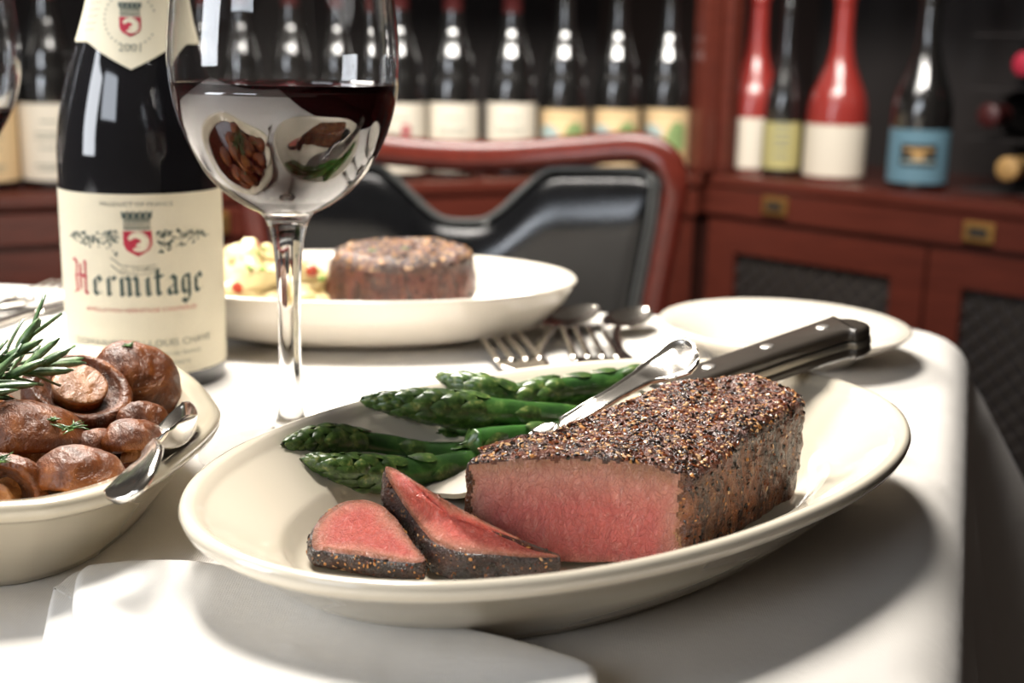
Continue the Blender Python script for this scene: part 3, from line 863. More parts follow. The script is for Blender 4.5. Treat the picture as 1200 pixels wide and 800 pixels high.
def grains(name, n, sampler, mats, weights, parent, smin=.0004, smax=.0011, seed=5, flat=.6):
    rn = random.Random(seed); mb = MB()
    ico = [(0, 0, 1), (.89, 0, .45), (.28, .85, .45), (-.72, .53, .45), (-.72, -.53, .45), (.28, -.85, .45), (.72, .53, -.45), (-.28, .85, -.45), (-.89, 0, -.45), (-.28, -.85, -.45), (.72, -.53, -.45), (0, 0, -1)]
    fc = [(0, 1, 2), (0, 2, 3), (0, 3, 4), (0, 4, 5), (0, 5, 1), (1, 6, 2), (2, 7, 3), (3, 8, 4), (4, 9, 5), (5, 10, 1), (6, 7, 2), (7, 8, 3), (8, 9, 4), (9, 10, 5), (10, 6, 1), (11, 7, 6), (11, 8, 7), (11, 9, 8), (11, 10, 9), (11, 6, 10)]
    for _ in range(n):
        p, no = sampler(rn)
        if p is None: continue
        s = rn.uniform(smin, smax) * (.6 + rn.random() * .6)
        e = Matrix.Rotation(rn.random() * 6.3, 4, 'Z') @ Matrix.Rotation(rn.uniform(-.5, .5), 4, 'X')
        q = no.to_track_quat('Z', 'Y').to_matrix().to_4x4() @ e
        sx, sy, sz = s * rn.uniform(.7, 1.6), s * rn.uniform(.5, 1.0), s * flat * rn.uniform(.5, 1)
        V = [p + no * sz * .4 + q @ Vector((x * sx, y * sy, z * sz)) * rn.uniform(.8, 1.15) for x, y, z in ico]
        mb.add(V, fc, rn.choices(range(len(mats)), weights)[0])
    return mb.build(name, mats, parent, smooth=False)
def face_sampler(o, test):
    me = o.data; fs = [p for p in me.polygons if test(p)]
    ar = [p.area for p in fs]
    return lambda rn: (lambda p: (sum((me.vertices[i].co * w for i, w in zip(p.vertices, (lambda a: [x / sum(a) for x in a])([rn.random() + .05 for _ in p.vertices]))), Vector()), p.normal.copy()))(rn.choices(fs, ar)[0])
GM = [M['pepper_black'], M['pepper_tan'], M['pepper_pale'], M['pepper_red'], M['crust_top']]
def cached(o, test):
    me = o.data; fs = [p for p in me.polygons if test(p)]; import itertools, bisect
    cum = list(itertools.accumulate(p.area for p in fs))
    def f(rn):
        p = fs[min(len(fs) - 1, bisect.bisect(cum, rn.random() * cum[-1]))]
        w = [rn.random() + .05 for _ in p.vertices]; s = sum(w)
        return sum((me.vertices[i].co * (a / s) for i, a in zip(p.vertices, w)), Vector()), p.normal.copy()
    return f
g = grains('peppercorn_crust', 4600, cached(body, lambda p: p.material_index == 0 and p.normal.z > .3), GM, [30, 8, 14, 20, 30], stk, .0003, .0009)
tag(g, kind='stuff')
g = grains('seared_seasoning', 900, cached(body, lambda p: p.material_index in (0, 1) and p.normal.z <= .3 and p.center.z > .003), GM, [48, 8, 6, 22, 16], stk, .0004, .0009, 9, .45)
tag(g, kind='stuff')

# slices
def slice_(label, P, TH, seed, amp=.0006):
    P = [Vector(p) for p in P]
    c = sum(P, Vector()) / len(P)
    t = empty('steak_slice', c, 0, label, 'steak slice', 'cut slices of steak on the platter')
    Q = catmull([p - c for p in P], 8, True); TV = catmull(TH, 8, True)
    n = len(Q); V = []; F = []; mi = []; edge = []
    no = Vector()
    for i in range(n): no += Q[i].cross(Q[(i + 1) % n])
    no.normalize()
    if no.z < 0: no = -no
    per = sum((Q[i] - Q[i - 1]).length for i in range(n)) / (2 * PI)
    K = 16; V.append(Vector()); edge.append(.03)
    for k in range(1, K + 1):
        f = k / K
        for q in Q:
            p = q * f
            d = .0004 * nz(p, 320, seed) + .0004 * nz(p, 90, seed + 2)
            if f > .93: d -= .0005
            V.append(p + no * d); edge.append(q.length * (1 - f) * 1.5)
    S = 9
    for k in range(1, S + 1):
        f = k / S
        for i, q in enumerate(Q):
            a = Q[(i + 1) % n] - Q[i - 1]; out = a.cross(no).normalized()
            if out.dot(q) < 0: out = -out
            b = q + TV[i] * f
            d = amp * (nz(b, 220, seed + 5) + nz(b, 80, seed + 6) * 1.6)
            V.append(b + out * (.0011 * math.sin(PI * f) + d)); edge.append(0)
    for i in range(n): F.append([0, 1 + i, 1 + (i + 1) % n]); mi.append(0)
    for j in range(K + S - 1):
        for i in range(n):
            k = (i + 1) % n
            F.append([1 + j * n + i, 1 + (j + 1) * n + i, 1 + (j + 1) * n + k, 1 + j * n + k])
            mi.append(0 if j < K - 1 else 1)
    F.append([1 + (K + S - 1) * n + i for i in range(n)]); mi.append(1)
    o = mesh('meat', V, F, [M['meat_slice'], M['crust_slice']], t, mi, True, {'edge': edge})
    me = o.data
    g = grains('pepper_specks', 260, cached(o, lambda p: p.material_index == 1 and len(p.vertices) == 4), GM, [40, 24, 10, 18, 8], t, .0003, .0007, seed, .5)
    tag(g, kind='stuff')
    return t
PA = [(-.0592, .3640, .0155), (-.0595, .3714, .0195), (-.0563, .3783, .0220), (-.0512, .3803, .0245), (-.0432, .3808, .0245), (-.0356, .3719, .0235), (-.0297, .3639, .019), (-.0244, .3549, .0160), (-.0314, .3544, .0155), (-.0432, .3576, .0155), (-.0539, .3610, .0155)]
PBb = [(-.0389, .3811, .0355), (-.0360, .3811, .0350), (-.0294, .3760, .0330), (-.0196, .3667, .0305), (-.0090, .3594, .0275), (.0038, .3533, .0235), (.0152, .3537, .0185), (.0064, .3531, .0180), (-.0037, .3545, .0180), (-.0138, .3547, .0185), (-.0222, .3597, .0195), (-.0288, .3717, .0215), (-.0346, .3781, .0268), (-.0382, .3793, .0325)]
TA = [(0, .0015 * min(1, max(0, (p[1] - .362) / .01)), .0095 - p[2] + (.004 if p[1] > .375 else 0)) for p in PA]
TB = [(0, .006, -.020), (.002, .009, -.019), (.001, .012, -.016), (.0, .013, -.015), (-.001, .013, -.014), (-.002, .011, -.012), (0, .003, -.009), (0, 0, -.0085), (0, 0, -.0085), (0, 0, -.009), (0, 0, -.0098), (-.001, -.001, -.0115), (-.001, -.001, -.0135), (-.001, .001, -.017)]
slice_('flat pink steak slice lying at the left end of the platter', PA, TA, 11)
slice_('pointed steak slice leaning over the left slice, its dark peppered rim facing forward', PBb, TB, 23)
# meat juice under the steak
# ---------------------------------------------------------------- asparagus
def asparagus(P, rad, label, seed=1, tip_len=.034, bright=False):
    rn = random.Random(seed)
    Q = catmull(P, 14); base = Vector(P[-1])
    t = empty('asparagus_spear', P[0], 0, label, 'asparagus', 'asparagus spears on the platter')
    Q = [q - Vector(P[0]) for q in Q]
    L = [0]
    for i in range(1, len(Q)): L.append(L[-1] + (Q[i] - Q[i - 1]).length)
    tot = L[-1]
    def r_at(s):
        if s < tip_len: u = s / tip_len; return rad * (.10 + .95 * (math.sin(u * PI * .56)) ** .8 * (1 - .08 * u))
        return rad * (.94 + .08 * (s - tip_len) / max(tot - tip_len, .001))
    def pos(s):
        s = min(max(s, 0), tot)
        for i in range(1, len(Q)):
            if L[i] >= s: f = (s - L[i - 1]) / max(L[i] - L[i - 1], 1e-9); return Q[i - 1].lerp(Q[i], f), (Q[i] - Q[i - 1]).normalized()
        return Q[-1], (Q[-1] - Q[-2]).normalized()
    n = 16; V = []; F = []; N = 60
    for j in range(N + 1):
        s = tot * (j / N) ** 1.2; p, d = pos(s); sx = d.cross(Vector((0, 0, 1))).normalized(); u = sx.cross(d)
        for i in range(n):
            a = 2 * PI * i / n; r = r_at(s) * (1 + .05 * math.cos(5 * a) + .10 * nz((s * 60, math.cos(a), math.sin(a)), 1.5, seed))
            V.append(p + sx * r * math.cos(a) + u * r * math.sin(a))
    for j in range(N):
        for i in range(n): F.append([j * n + i, j * n + (i + 1) % n, (j + 1) * n + (i + 1) % n, (j + 1) * n + i])
    F.append(list(range(n))[::-1]); F.append([N * n + i for i in range(n)])
    mesh('stalk', V, F, M['asp_cut'] if bright else M['asp'], t)
    mb = MB()
    def bract(s, a, ln, w, lift):
        # triangular scale pointing to the tip, hugging the surface
        G_ = []; nu, nv = 5, 4
        for j in range(nu + 1):
            f = j / nu; ss = s - ln * f
            p, d = pos(ss); sx = d.cross(Vector((0, 0, 1))).normalized(); u = sx.cross(d)
            wid = w * (math.sin(PI * (.28 + .72 * f)) ** .9) * (1 if f < 1 else .04) + .00005
            for i in range(nv + 1):
                g_ = (i / nv - .5) * 2; aa = a + g_ * wid / max(r_at(max(ss, 0)), .0012)
                r = r_at(max(ss, 0)) * 1.0 + .0002 + lift * math.sin(PI * min(1, f * .8 + .1)) * (1 - .5 * g_ * g_) + (.0005 * f if f > .9 else 0)
                if ss < 0: p2 = p - d * (-ss); r = max(.0002, r * (1 + ss / .004))
                else: p2 = p
                G_.append(p2 + sx * r * math.cos(aa) + u * r * math.sin(aa))
        Fc = []
        for j in range(nu):
            for i in range(nv): Fc.append([j * (nv + 1) + i, j * (nv + 1) + i + 1, (j + 1) * (nv + 1) + i + 1, (j + 1) * (nv + 1) + i])
        mb.add(G_, Fc)
    s = tip_len * 1.15; a = rn.random() * 6
    while s > .002:
        u = s / tip_len
        bract(s, a, (.0040 + .0050 * u) * rn.uniform(.85, 1.25), (.0013 + .0018 * u) * rn.uniform(.9, 1.2) * rad / .0055, .0008 + .0007 * rn.random())
        a += 2.4; s -= .0005 + .0006 * u
    for k in range(8):
        s = tip_len * 1.2 + (tot - tip_len * 1.2) * (k + rn.random() * .6) / 8
        bract(s, a, .011, .0036, .0012); a += 2.2 + rn.random()
    mb.build('tip_scales', M['asp_bract'], t)
    return t
asparagus([(-.0541, .4559, .0360), (-.0314, .4613, .0325), (.0006, .4718, .0265), (.0312, .4884, .0195), (.0493, .5000, .0165), (.072, .512, .0160)], .0066, 'fat asparagus spear whose knobbly tip overhangs the far rim of the platter', 2, .042)
asparagus([(-.0288, .4917, .0365), (-.0130, .4859, .0335), (.0073, .4893, .0280), (.0286, .5000, .0225)], .0050, 'thin asparagus spear with a pointed upturned tip at the rear of the bunch', 4, .026)
asparagus([(-.0078, .4830, .0290), (.0141, .4928, .0300), (.0351, .5025, .0305), (.0530, .5102, .0325), (.0700, .5140, .0350)], .0058, 'asparagus spear at the rear with its stalk running beneath the fork handle', 5, .030)
asparagus([(-.0500, .4588, .0220), (-.0319, .4670, .0180), (-.0125, .4730, .0150), (.0144, .4850, .0145), (.030, .494, .0145)], .0054, 'asparagus spear half hidden in the middle of the bunch', 6, .028)
asparagus([(-.0762, .4150, .0315), (-.0631, .4320, .0270), (-.0462, .4462, .0200), (-.0244, .4540, .0150), (.0009, .4660, .0145), (.0207, .4768, .0145)], .0058, 'asparagus spear with the leftmost tip, resting on the platter rim', 7, .032)
asparagus([(-.0691, .4125, .0270), (-.0573, .4152, .0230), (-.0439, .4270, .0170), (-.0245, .4400, .0148), (-.0080, .4525, .0145)], .0060, 'front asparagus spear with a plump tip just above the steak slices', 8, .034)
asparagus([(-.0152, .4480, .0225), (-.0054, .4540, .0225), (.0137, .4660, .0205), (.0309, .4810, .0180)], .0050, 'bright green bare asparagus stalk piece beside the steak crust', 9, .004, True)

# ---------------------------------------------------------------- steak knife
def knife():
    T = Vector((-.0330, .4289, .0112)); B = Vector((.1440, .5300, .0485))
    ax = (B - T).normalized(); L = (B - T).length
    side = Vector((0, 0, 1)).cross(ax).normalized(); up = ax.cross(side).normalized()
    t = empty('steak_knife', T, 0, 'steak knife with riveted black handle lying across the platter behind the steak', 'knife')
    Mx = frame(Vector((0, 0, 0)), ax, side, up)
    # blade
    HB = L - .100
    top = [(0, -.002), (.006, .0045), (.016, .0085), (.032, .0105), (.06, .0108), (HB - .012, .0105), (HB, .0085)]
    bot_ = [(0, -.006), (.008, -.0170), (.03, -.0240), (.06, -.0210), (HB - .012, -.0120), (HB, -.0080)]
    V = []; F = []; N = 40
    def ip(P, x):
        for (a, b), (c, d) in zip(P, P[1:]):
            if a <= x <= c: return b + (d - b) * (x - a) / (c - a)
        return P[-1][1]
    for j in range(N + 1):
        x = HB * (j / N) ** 1.3; y0, y1 = ip(bot_, x), ip(top, x)
        for y, z in ((y1, 0), (y1 - .002 if y1 - y0 > .005 else y1, .0003), ((y0 + y1) / 2, .0007), (y0, .0009), (y0, -.0009), ((y0 + y1) / 2, -.0007), (y1 - .001 if y1 - y0 > .005 else y1, -.0003)):
            V.append((x, y, z))
    for j in range(N):
        for i in range(7): F.append([j * 7 + i, j * 7 + (i + 1) % 7, (j + 1) * 7 + (i + 1) % 7, (j + 1) * 7 + i])
    F.append([N * 7 + i for i in range(7)])
    mesh('blade', xform(V, Mx), F, M['steel'], t, angle=R(40))
    # handle scales + tang
    def outline(grow=0):
        up_ = [(HB, .0080), (HB + .02, .0088), (HB + .05, .0092), (HB + .08, .0096), (HB + .098, .0094), (L - .002, .0058), (L + .0015, -.001)]
        dn = [(L + .001, -.0095), (L - .004, -.0130), (L - .010, -.0128), (HB + .088, -.0098), (HB + .07, -.0082), (HB + .04, -.0078), (HB + .02, -.0078), (HB, -.0078)]
        return [Vector((p.x, p.y)) for p in catmull([(x, y, 0) for x, y in up_ + dn], 5)]
    def slab(name, z0, z1, grow, m, bev):
        o2 = outline(); n = len(o2); V = []; F = []
        sgn = 1 if sum(o2[i - 1].x * o2[i].y - o2[i].x * o2[i - 1].y for i in range(n)) > 0 else -1
        lv = [(z0, -bev), (z0 + bev * .5, -bev * .3), (z0 + bev, 0), (z1 - bev, 0), (z1 - bev * .4, -bev * .35), (z1, -bev)]
        for z, g_ in lv:
            for i, q in enumerate(o2):
                a = o2[(i + 1) % n] - o2[i - 1]; no = Vector((a.y, -a.x)).normalized() * sgn
                p = q + no * (g_ + grow); V.append((p.x, p.y, z))
        for j in range(len(lv) - 1):
            for i in range(n): F.append([j * n + i, j * n + (i + 1) % n, (j + 1) * n + (i + 1) % n, (j + 1) * n + i])
        F.append(list(range(n))[::-1]); F.append([(len(lv) - 1) * n + i for i in range(n)])
        return mesh(name, xform(V, Mx), F, m, t, angle=R(50))
    slab('handle_scale', .0010, .0070, 0, M['handle'], .0018)
    slab('handle_scale', -.0062, -.0010, 0, M['handle'], .0018)
    slab('tang', -.0014, .0014, .0002, M['steel'], .0001)
    for x in (HB + .025, HB + .055, HB + .085):
        V, F = lathe_vf([(0, .0075), (.0022, .0074), (.0029, .0071), (.0029, .0064)], 24)
        V = [(v[0] + x, v[1] + .0008, v[2]) for v in V]
        mesh('rivet', xform(V, Mx), F, M['rivet'], t)
    V, F = box_vf(HB - .004, HB + .0015, -.0076, .0080, -.0035, .0045)
    o = mesh('bolster', xform(V, Mx), F, M['steel'], t, smooth=False)
    return t
knife()

# ---------------------------------------------------------------- cutlery
def sweep_flat(path, widths, thick, mb, dish=None, nseg=10, up0=Vector((0, 0, 1)), m=0, ridge=0):
    """flat metal ribbon: path points, half widths, thickness; dish(f,g) extra height"""
    N = len(path); A = []; n = nseg
    for k, p in enumerate(path):
        d = (path[min(k + 1, N - 1)] - path[max(k - 1, 0)]).normalized()
        s = d.cross(up0).normalized(); u = s.cross(d)
        w = widths[k]; row = []
        th = thick[k] if hasattr(thick, '__len__') else thick
        for i in range(n + 1):
            g_ = i / n * 2 - 1
            h = th * .5 * math.sqrt(max(0, 1 - g_ * g_ * .85))
            if ridge: h += ridge * max(0, 1 - abs(abs(g_) - .86) / .16) * min(1, w / .005) * (1 if k > 1 else 0)
            z = dish(k / (N - 1), g_) if dish else 0
            row.append((p + s * w * g_ + u * (h + z), p + s * w * g_ + u * (-th * .5 * math.sqrt(max(0, 1 - g_ * g_ * .85)) + z)))
        A.append(row)
    V = []; F = []
    for row in A:
        for a, b in row: V.append(a)
        for a, b in row[::-1]: V.append(b)
    c = 2 * (n + 1)
    for k in range(N - 1):
        for i in range(c): F.append([k * c + i, k * c + (i + 1) % c, (k + 1) * c + (i + 1) % c, (k + 1) * c + i])
    F.append(list(range(c))[::-1]); F.append([(N - 1) * c + i for i in range(c)])
    mb.add(V, F, m)

def interp(T, x):
    for (a, b), (c, d) in zip(T, T[1:]):
        if a <= x <= c: return b + (d - b) * (x - a) / (c - a)
    return T[-1][1]

def pathline(P, N):
    Q = catmull(P, 10); L = [0]
    for i in range(1, len(Q)): L.append(L[-1] + (Q[i] - Q[i - 1]).length)
    out = []
    for k in range(N + 1):
        s = L[-1] * k / N
        for i in range(1, len(Q)):
            if L[i] >= s - 1e-9: out.append(Q[i - 1].lerp(Q[i], (s - L[i - 1]) / max(L[i] - L[i - 1], 1e-9))); break
    return out, L[-1]

def fork(P, label, L=None, hw=.0085, tine_w=.0022, up0=Vector((0, 0, 1)), group=None, wend=.0085, tines_frac=.28):
    """P from handle end to tine tips (world)"""
    P = [Vector(p) for p in P]; t = empty('fork', P[0], 0, label, 'fork', group)
    path, tot = pathline([p - P[0] for p in P], 60)
    hf = 1 - tines_frac * 1.55; k1 = int(60 * hf)
    mb = MB()
    W_ = [(0, .15), (.015, .55), (.05, .85), (.12, 1), (.22, .8), (.38, .42), (.6, .32), (.9, .34), (1, .4)]
    sweep_flat(path[:k1 + 1], [interp(W_, i / k1) * wend for i in range(k1 + 1)], .0022, mb, lambda f, g_: -.0030 * (1 - g_ * g_) * max(0, 1 - abs(f - .12) * 4), up0=up0, ridge=.0012, nseg=20)
    mb.build('handle', M['silver'], t)
    k2 = int(60 * (1 - tines_frac)); mb = MB()
    sweep_flat(path[k1:k2 + 1], [interp([(0, .3), (.3, .6), (.6, .95), (1, 1)], i / (k2 - k1)) * hw for i in range(k2 - k1 + 1)], .0018, mb, lambda f, g_: -.001 * (1 - g_ * g_) * f, up0=up0)
    seg = path[k2 - 1:]
    for q in range(4):
        off = (q - 1.5) / 1.5 * (hw - tine_w * .5)
        pp = []
        for i, p in enumerate(seg):
            d = (seg[min(i + 1, len(seg) - 1)] - seg[max(i - 1, 0)]).normalized(); s = d.cross(up0).normalized(); pp.append(p + s * off * (1 - .06 * i / len(seg)))
        rr = [(tine_w * .5 * (1 - .45 * i / len(pp)), .0008 * (1 - .3 * i / len(pp))) for i in range(len(pp))]
        mb.add(*tube_vf(pp, rr, 8, up=up0))
    mb.build('tines', M['silver'], t)
    return t

def spoon(P, label, bl=.055, bw=.017, up0=Vector((0, 0, 1)), group=None, wend=.0075, depth=.006, dark=None):
    """P from handle end to neck, then to bowl tip"""
    P = [Vector(p) for p in P]; t = empty('spoon', P[0], 0, label, 'spoon', group)
    path, tot = pathline([p - P[0] for p in P], 80)
    k1 = int(80 * (1 - bl / tot)); mb = MB()
    W_ = [(0, .2), (.02, .6), (.08, .95), (.16, 1), (.3, .75), (.5, .42), (.8, .32), (1, .34)]
    sweep_flat(path[:k1 + 1], [interp(W_, i / k1) * wend for i in range(k1 + 1)], .0024, mb, up0=up0, ridge=.0008)
    mb.build('handle', M['silver'], t)
    mb = MB(); m = 80 - k1
    def wid(f): return bw * max(.02, (math.sin(PI * min(1, (.10 + .90 * f))) ** .62) if f < .999 else .03)
    sweep_flat(path[k1:], [max(wid(i / m), .0025 if i < 3 else .0004) for i in range(m + 1)], .0012, mb,
               lambda f, g_: -depth * (math.sin(PI * min(1, max(0, f))) ** .8) * (1 - g_ * g_), 16, up0)
    mb.build('bowl', M['silver'], t)
    return t
# fork resting across the knife, its tines behind the steak
fork([(0.0691, 0.4667, 0.0560), (0.0609, 0.4662, 0.0510), (0.0513, 0.4636, 0.0455), (0.0315, 0.4477, 0.0380), (0.0199, 0.4454, 0.0310), (0.0132, 0.4469, 0.0265), (0.0075, 0.4345, 0.0190)],
     'silver fork with a ridged spatula-shaped handle end, leaning over the knife behind the steak', hw=.007, wend=.0128, tines_frac=.16, up0=Vector((-.22, -.30, .92)).normalized())
# forks and spoons laid on the far side
GF = 'cutlery laid on the far side of the table'
fork([(.043, .530, .0022), (.026, .580, .0022), (.0095, .630, .0040), (.001, .658, .0065), (-.0100, .6945, .0115)], 'silver fork left of the pair, tines pointing away beyond the platter rim', group=GF, hw=.0140, tine_w=.0046)
fork([(.082, .545, .0022), (.064, .595, .0022), (.0475, .640, .0040), (.0435, .668, .0065), (.0385, .7030, .0115)], 'silver fork right of the pair, tines pointing away beyond the platter rim', group=GF, hw=.0140, tine_w=.0046)
spoon([(.010, .600, .0030), (.0120, .650, .0030), (.0180, .695, .0055), (.0300, .735, .0080), (.0500, .768, .0110)], 'silver spoon at the far side, bowl between the dinner plate and the other spoon', bl=.055, group=GF, bw=.015)
spoon([(.062, .640, .0030), (.0585, .680, .0030), (.0590, .712, .0055), (.0660, .738, .0080), (.0800, .764, .0110)], 'silver spoon at the far side, nearest the small side plate', bl=.045, group=GF, bw=.014)
# far left pair
fork([(-.342, .680, .0022), (-.325, .722, .0022), (-.308, .765, .0040), (-.300, .790, .0060), (-.291, .820, .0090)], 'silver fork at the far left edge of the table behind the big crested bottle', group='cutlery at the far left', hw=.011)
def table_knife():
    A, B = Vector((-.312, .670, .003)), Vector((-.262, .822, .003))
    t = empty('table_knife', A, 0, 'silver table knife at the far left, partly behind the big crested bottle', 'knife', 'cutlery at the far left')
    path, tot = pathline([Vector(), (B - A) * .5, B - A], 40); mb = MB()
    sweep_flat(path[:21], [interp([(0, .3), (.1, .9), (.5, 1), (.9, .6), (1, .6)], i / 20) * .0065 for i in range(21)], .005, mb); mb.build('handle', M['silver'], t)
    mb = MB(); sweep_flat(path[20:], [interp([(0, .5), (.1, 1), (.8, 1), (1, .1)], i / 20) * .0085 for i in range(21)], .0016, mb); mb.build('blade', M['silver'], t)
table_knife()

# ---------------------------------------------------------------- wine glasses
def wineglass(x, y, label, fill_z, name='wine_glass'):
    t = empty(name, (x, y, 0), 0, label, 'wine glass', 'red wine glasses on the table')
    out = [(.0, .0002), (.034, .0002), (.0368, .0012), (.0370, .0020), (.030, .0030), (.018, .0050), (.0095, .0090), (.0060, .0150), (.0048, .0260), (.0045, .0450), (.0047, .0650), (.0056, .0830), (.0075, .0930), (.0105, .0985),
           (.0165, .1015), (.0245, .1070), (.0320, .1150), (.0385, .1270), (.0425, .1390), (.0443, .1510), (.0444, .1620), (.0430, .1760), (.0405, .1920), (.0375, .2080), (.0355, .2170)]
    out = [(r * (.985 if z > .1 else 1), z) for r, z in out]
    o2 = smooth_prof(out, 4)
    inn = []
    for (r, z) in o2[::-1]:
        if z > .1035: inn.append((max(r - .0010, 0), z))
    inn = inn + [(.0155, .1032), (.0090, .1018), (.0, .1012)]
    prof = o2 + [(.0350, .2174)] + inn
    foot = [p for p in o2 if p[1] < .0062]
    rest = [p for p in prof if p[1] >= .0062]
    fz = foot[-1]
    V, F = lathe_vf(foot + [(0, fz[1])], 96); mesh('foot', V, F, M['glass_foot'], t)
    k0 = next(i for i, p in enumerate(rest) if p[1] > .1005)
    V, F = lathe_vf([(0, rest[0][1])] + rest, 96); mesh('bowl_and_stem', V, F, M['glass'], t)
    wp = [(.0, .1013)] + [(r - .0001, z) for r, z in inn[::-1][1:] if z < fill_z - .0006]
    rr = rad_at([(r, z) for r, z in inn[::-1]], fill_z)
    wp = [(r + .0002, z) for r, z in wp]; wp[0] = (0, wp[0][1])
    wp += [(rr + .0002, fill_z + .0004), (rr - .0012, fill_z - .0002), (rr - .004, fill_z - .0005), (0, fill_z - .0005)]
    V, F = lathe_vf(wp, 96)
    w = mesh('wine', V, F, M['wine'], t)
    return t
wineglass(-.0893, .5007, 'large stemmed wineglass half filled with red wine, standing behind the oval platter', .1485)
wineglass(-.297, .660, 'second wineglass, cut off at the left edge, beside the big crested bottle', .126)

# ---------------------------------------------------------------- mushroom dish
DC = Vector((-.226, .432, 0))
rimpts = [(-.300, .334), (-.255, .3275), (-.200, .3300), (-.1439, .3395), (-.1250, .3475), (-.1110, .3660), (-.1040, .3950), (-.1020, .4300), (-.1085, .4530), (-.1260, .4884), (-.1504, .5217), (-.180, .5360), (-.230, .5410), (-.290, .5320), (-.335, .500), (-.352, .430), (-.337, .362)]
def dish():
    t = empty('gratin_dish', DC, 0, 'cream glazed faceted oval gratin dish at the left, full of mushrooms', 'dish')
    O2 = [Vector((p.x, p.y, 0)) for p in catmull([(x - DC.x, y - DC.y, 0) for x, y in rimpts], 10, True)]
    n = len(O2); c = sum(O2, Vector()) / n
    hr = .036
    prof = [(0, .006), (.35, .006), (.62, .0065), (.72, .012), (.82, .024), (.875, .0315), (.90, .0338), (.955, .0352), (.985, .0356), (.999, .0345), (1.0, .0325), (.992, .0305), (.965, .0290), (.930, .0270), (.86, .0180), (.79, .0085), (.745, .0030), (.73, .0004), (.70, .0004), (.68, .0022), (0, .0025)]
    V = []; F = []
    for f, z in prof:
        for p in O2:
            q = c + (p - c) * max(f, .0005); V.append((q.x, q.y, z))
    for j in range(len(prof) - 1):
        for i in range(n): F.append([j * n + i, j * n + (i + 1) % n, (j + 1) * n + (i + 1) % n, (j + 1) * n + i])
    mesh('dish_body', V, F, M['china_dish'], t)
    V = [(c.x + (p.x - c.x) * .79, c.y + (p.y - c.y) * .79, .0205) for p in O2] + [(c.x, c.y, .0205)]
    F = [[i, (i + 1) % n, n] for i in range(n)]
    mesh('pan_sauce', V, F, M['sauce'], t)
dish()

def mushroom(loc, r, rot, label, seed, gill_up=False, stem=True, squash=.75, cut=False, disc=False):
    t = empty('mushroom', loc, 0, label, 'mushroom', 'roasted mushrooms in the dish')
    Mr = Matrix.Rotation(R(rot[2]), 4, 'Z') @ Matrix.Rotation(R(rot[1]), 4, 'Y') @ Matrix.Rotation(R(rot[0]), 4, 'X')
    prof = [(0, squash), (.25, squash * .97), (.5, squash * .87), (.72, squash * .68), (.9, squash * .38), (.99, squash * .05), (1.0, -.12), (.95, -.28), (.84, -.34), (.74, -.28)]
    def deform(V, am=.1):
        out = []
        for v in V:
            v = Vector(v); d = 1 + am * nz(v, 1.3, seed) + am * .35 * nz(v, 4, seed + 2) + am * .12 * nz(v, 11, seed + 3)
            out.append(Mr @ (v * d * r))
        return out
    V, F = lathe_vf(smooth_prof(prof, 5), 56); V = [(x * 1.06, y * .96, z) for x, y, z in V]
    mesh('cap', deform(V), F, M['mush_cap'], t)
    V, F = lathe_vf([(.76, -.29), (.68, -.24), (.5, -.1), (.25, -.08), (0, -.08)], 72)
    V = [(x * 1.06, y * .96, z + .03 * math.sin(math.atan2(y, x) * 36) * (x * x + y * y)) for x, y, z in V]
    mesh('gills', deform(V), F, M['mush_gill'], t)
    if stem:
        V, F = lathe_vf(smooth_prof([(.52, -.1), (.52, -.26), (.55, -.34), (.54, -.39), (.47, -.415), (.2, -.42), (0, -.415)] if disc else [(.36, -.1), (.36, -.3), (.40, -.5), (.41, -.60), (.36, -.66), (.2, -.67), (0, -.66)], 3), 36)
        mesh('stem', deform(V, .08), F, M['mush_stem'], t)
    return t
MU = [((-.1540, .4380, .0400), .0175, (-146, 12, 20), 'mushroom with its cut stem disc facing up, beside the rosemary', 1, .55),
      ((-.1400, .4620, .0370), .0180, (10, 62, -35), 'tall mushroom cap standing on edge at the right rear of the dish', 2, .70),
      ((-.1590, .4030, .0345), .0170, (-20, -8, 0), 'largest smooth brown mushroom cap at the left of the dish', 3, .80),
      ((-.1335, .3790, .0300), .0138, (-22, 10, 20), 'shiny mushroom cap just left of the spoon handle', 4, .75),
      ((-.1270, .4115, .0320), .0105, (-14, 14, 60), 'small mushroom cap beside the spoon bowl', 5, .75),
      ((-.1540, .3745, .0280), .0120, (-84, -10, -10), 'mushroom on its side showing a dark gill edge, near the front rim', 6, .6),
      ((-.1405, .4090, .0310), .0080, (-10, -20, 10), 'small wrinkled mushroom in the middle of the dish', 7, .7),
      ((-.1290, .4330, .0300), .0100, (60, 50, 10), 'sliced mushroom piece tucked behind the spoon', 8, .5),
      ((-.1880, .4300, .0340), .0170, (-10, 10, 0), 'mushroom under the rosemary stem at the left edge', 9, .75),
      ((-.1840, .3860, .0310), .0165, (10, -14, 40), 'roasted mushroom in the far left of the dish, beyond the edge of the view', 10, .75),
      ((-.2150, .4100, .0320), .0180, (15, 10, 80), 'roasted mushroom in the far left of the dish, beyond the edge of the view', 11, .75),
      ((-.1700, .4700, .0320), .0165, (-20, 10, 80), 'mushroom at the rear of the dish beneath the rosemary tips', 12, .75),
      ((-.2080, .4600, .0320), .0175, (20, -10, 30), 'roasted mushroom in the far left of the dish, beyond the edge of the view', 13, .75),
      ((-.2220, .3680, .0300), .0170, (0, 18, 30), 'roasted mushroom in the far left of the dish, beyond the edge of the view', 14, .75),
      ((-.1480, .4880, .0290), .0130, (0, 18, 30), 'mushroom hidden behind the tall standing cap', 15, .75)]
for loc, r, rot, lb, sd, sq in MU: mushroom(loc, r, rot, lb, sd, squash=sq, disc=(sd == 1))

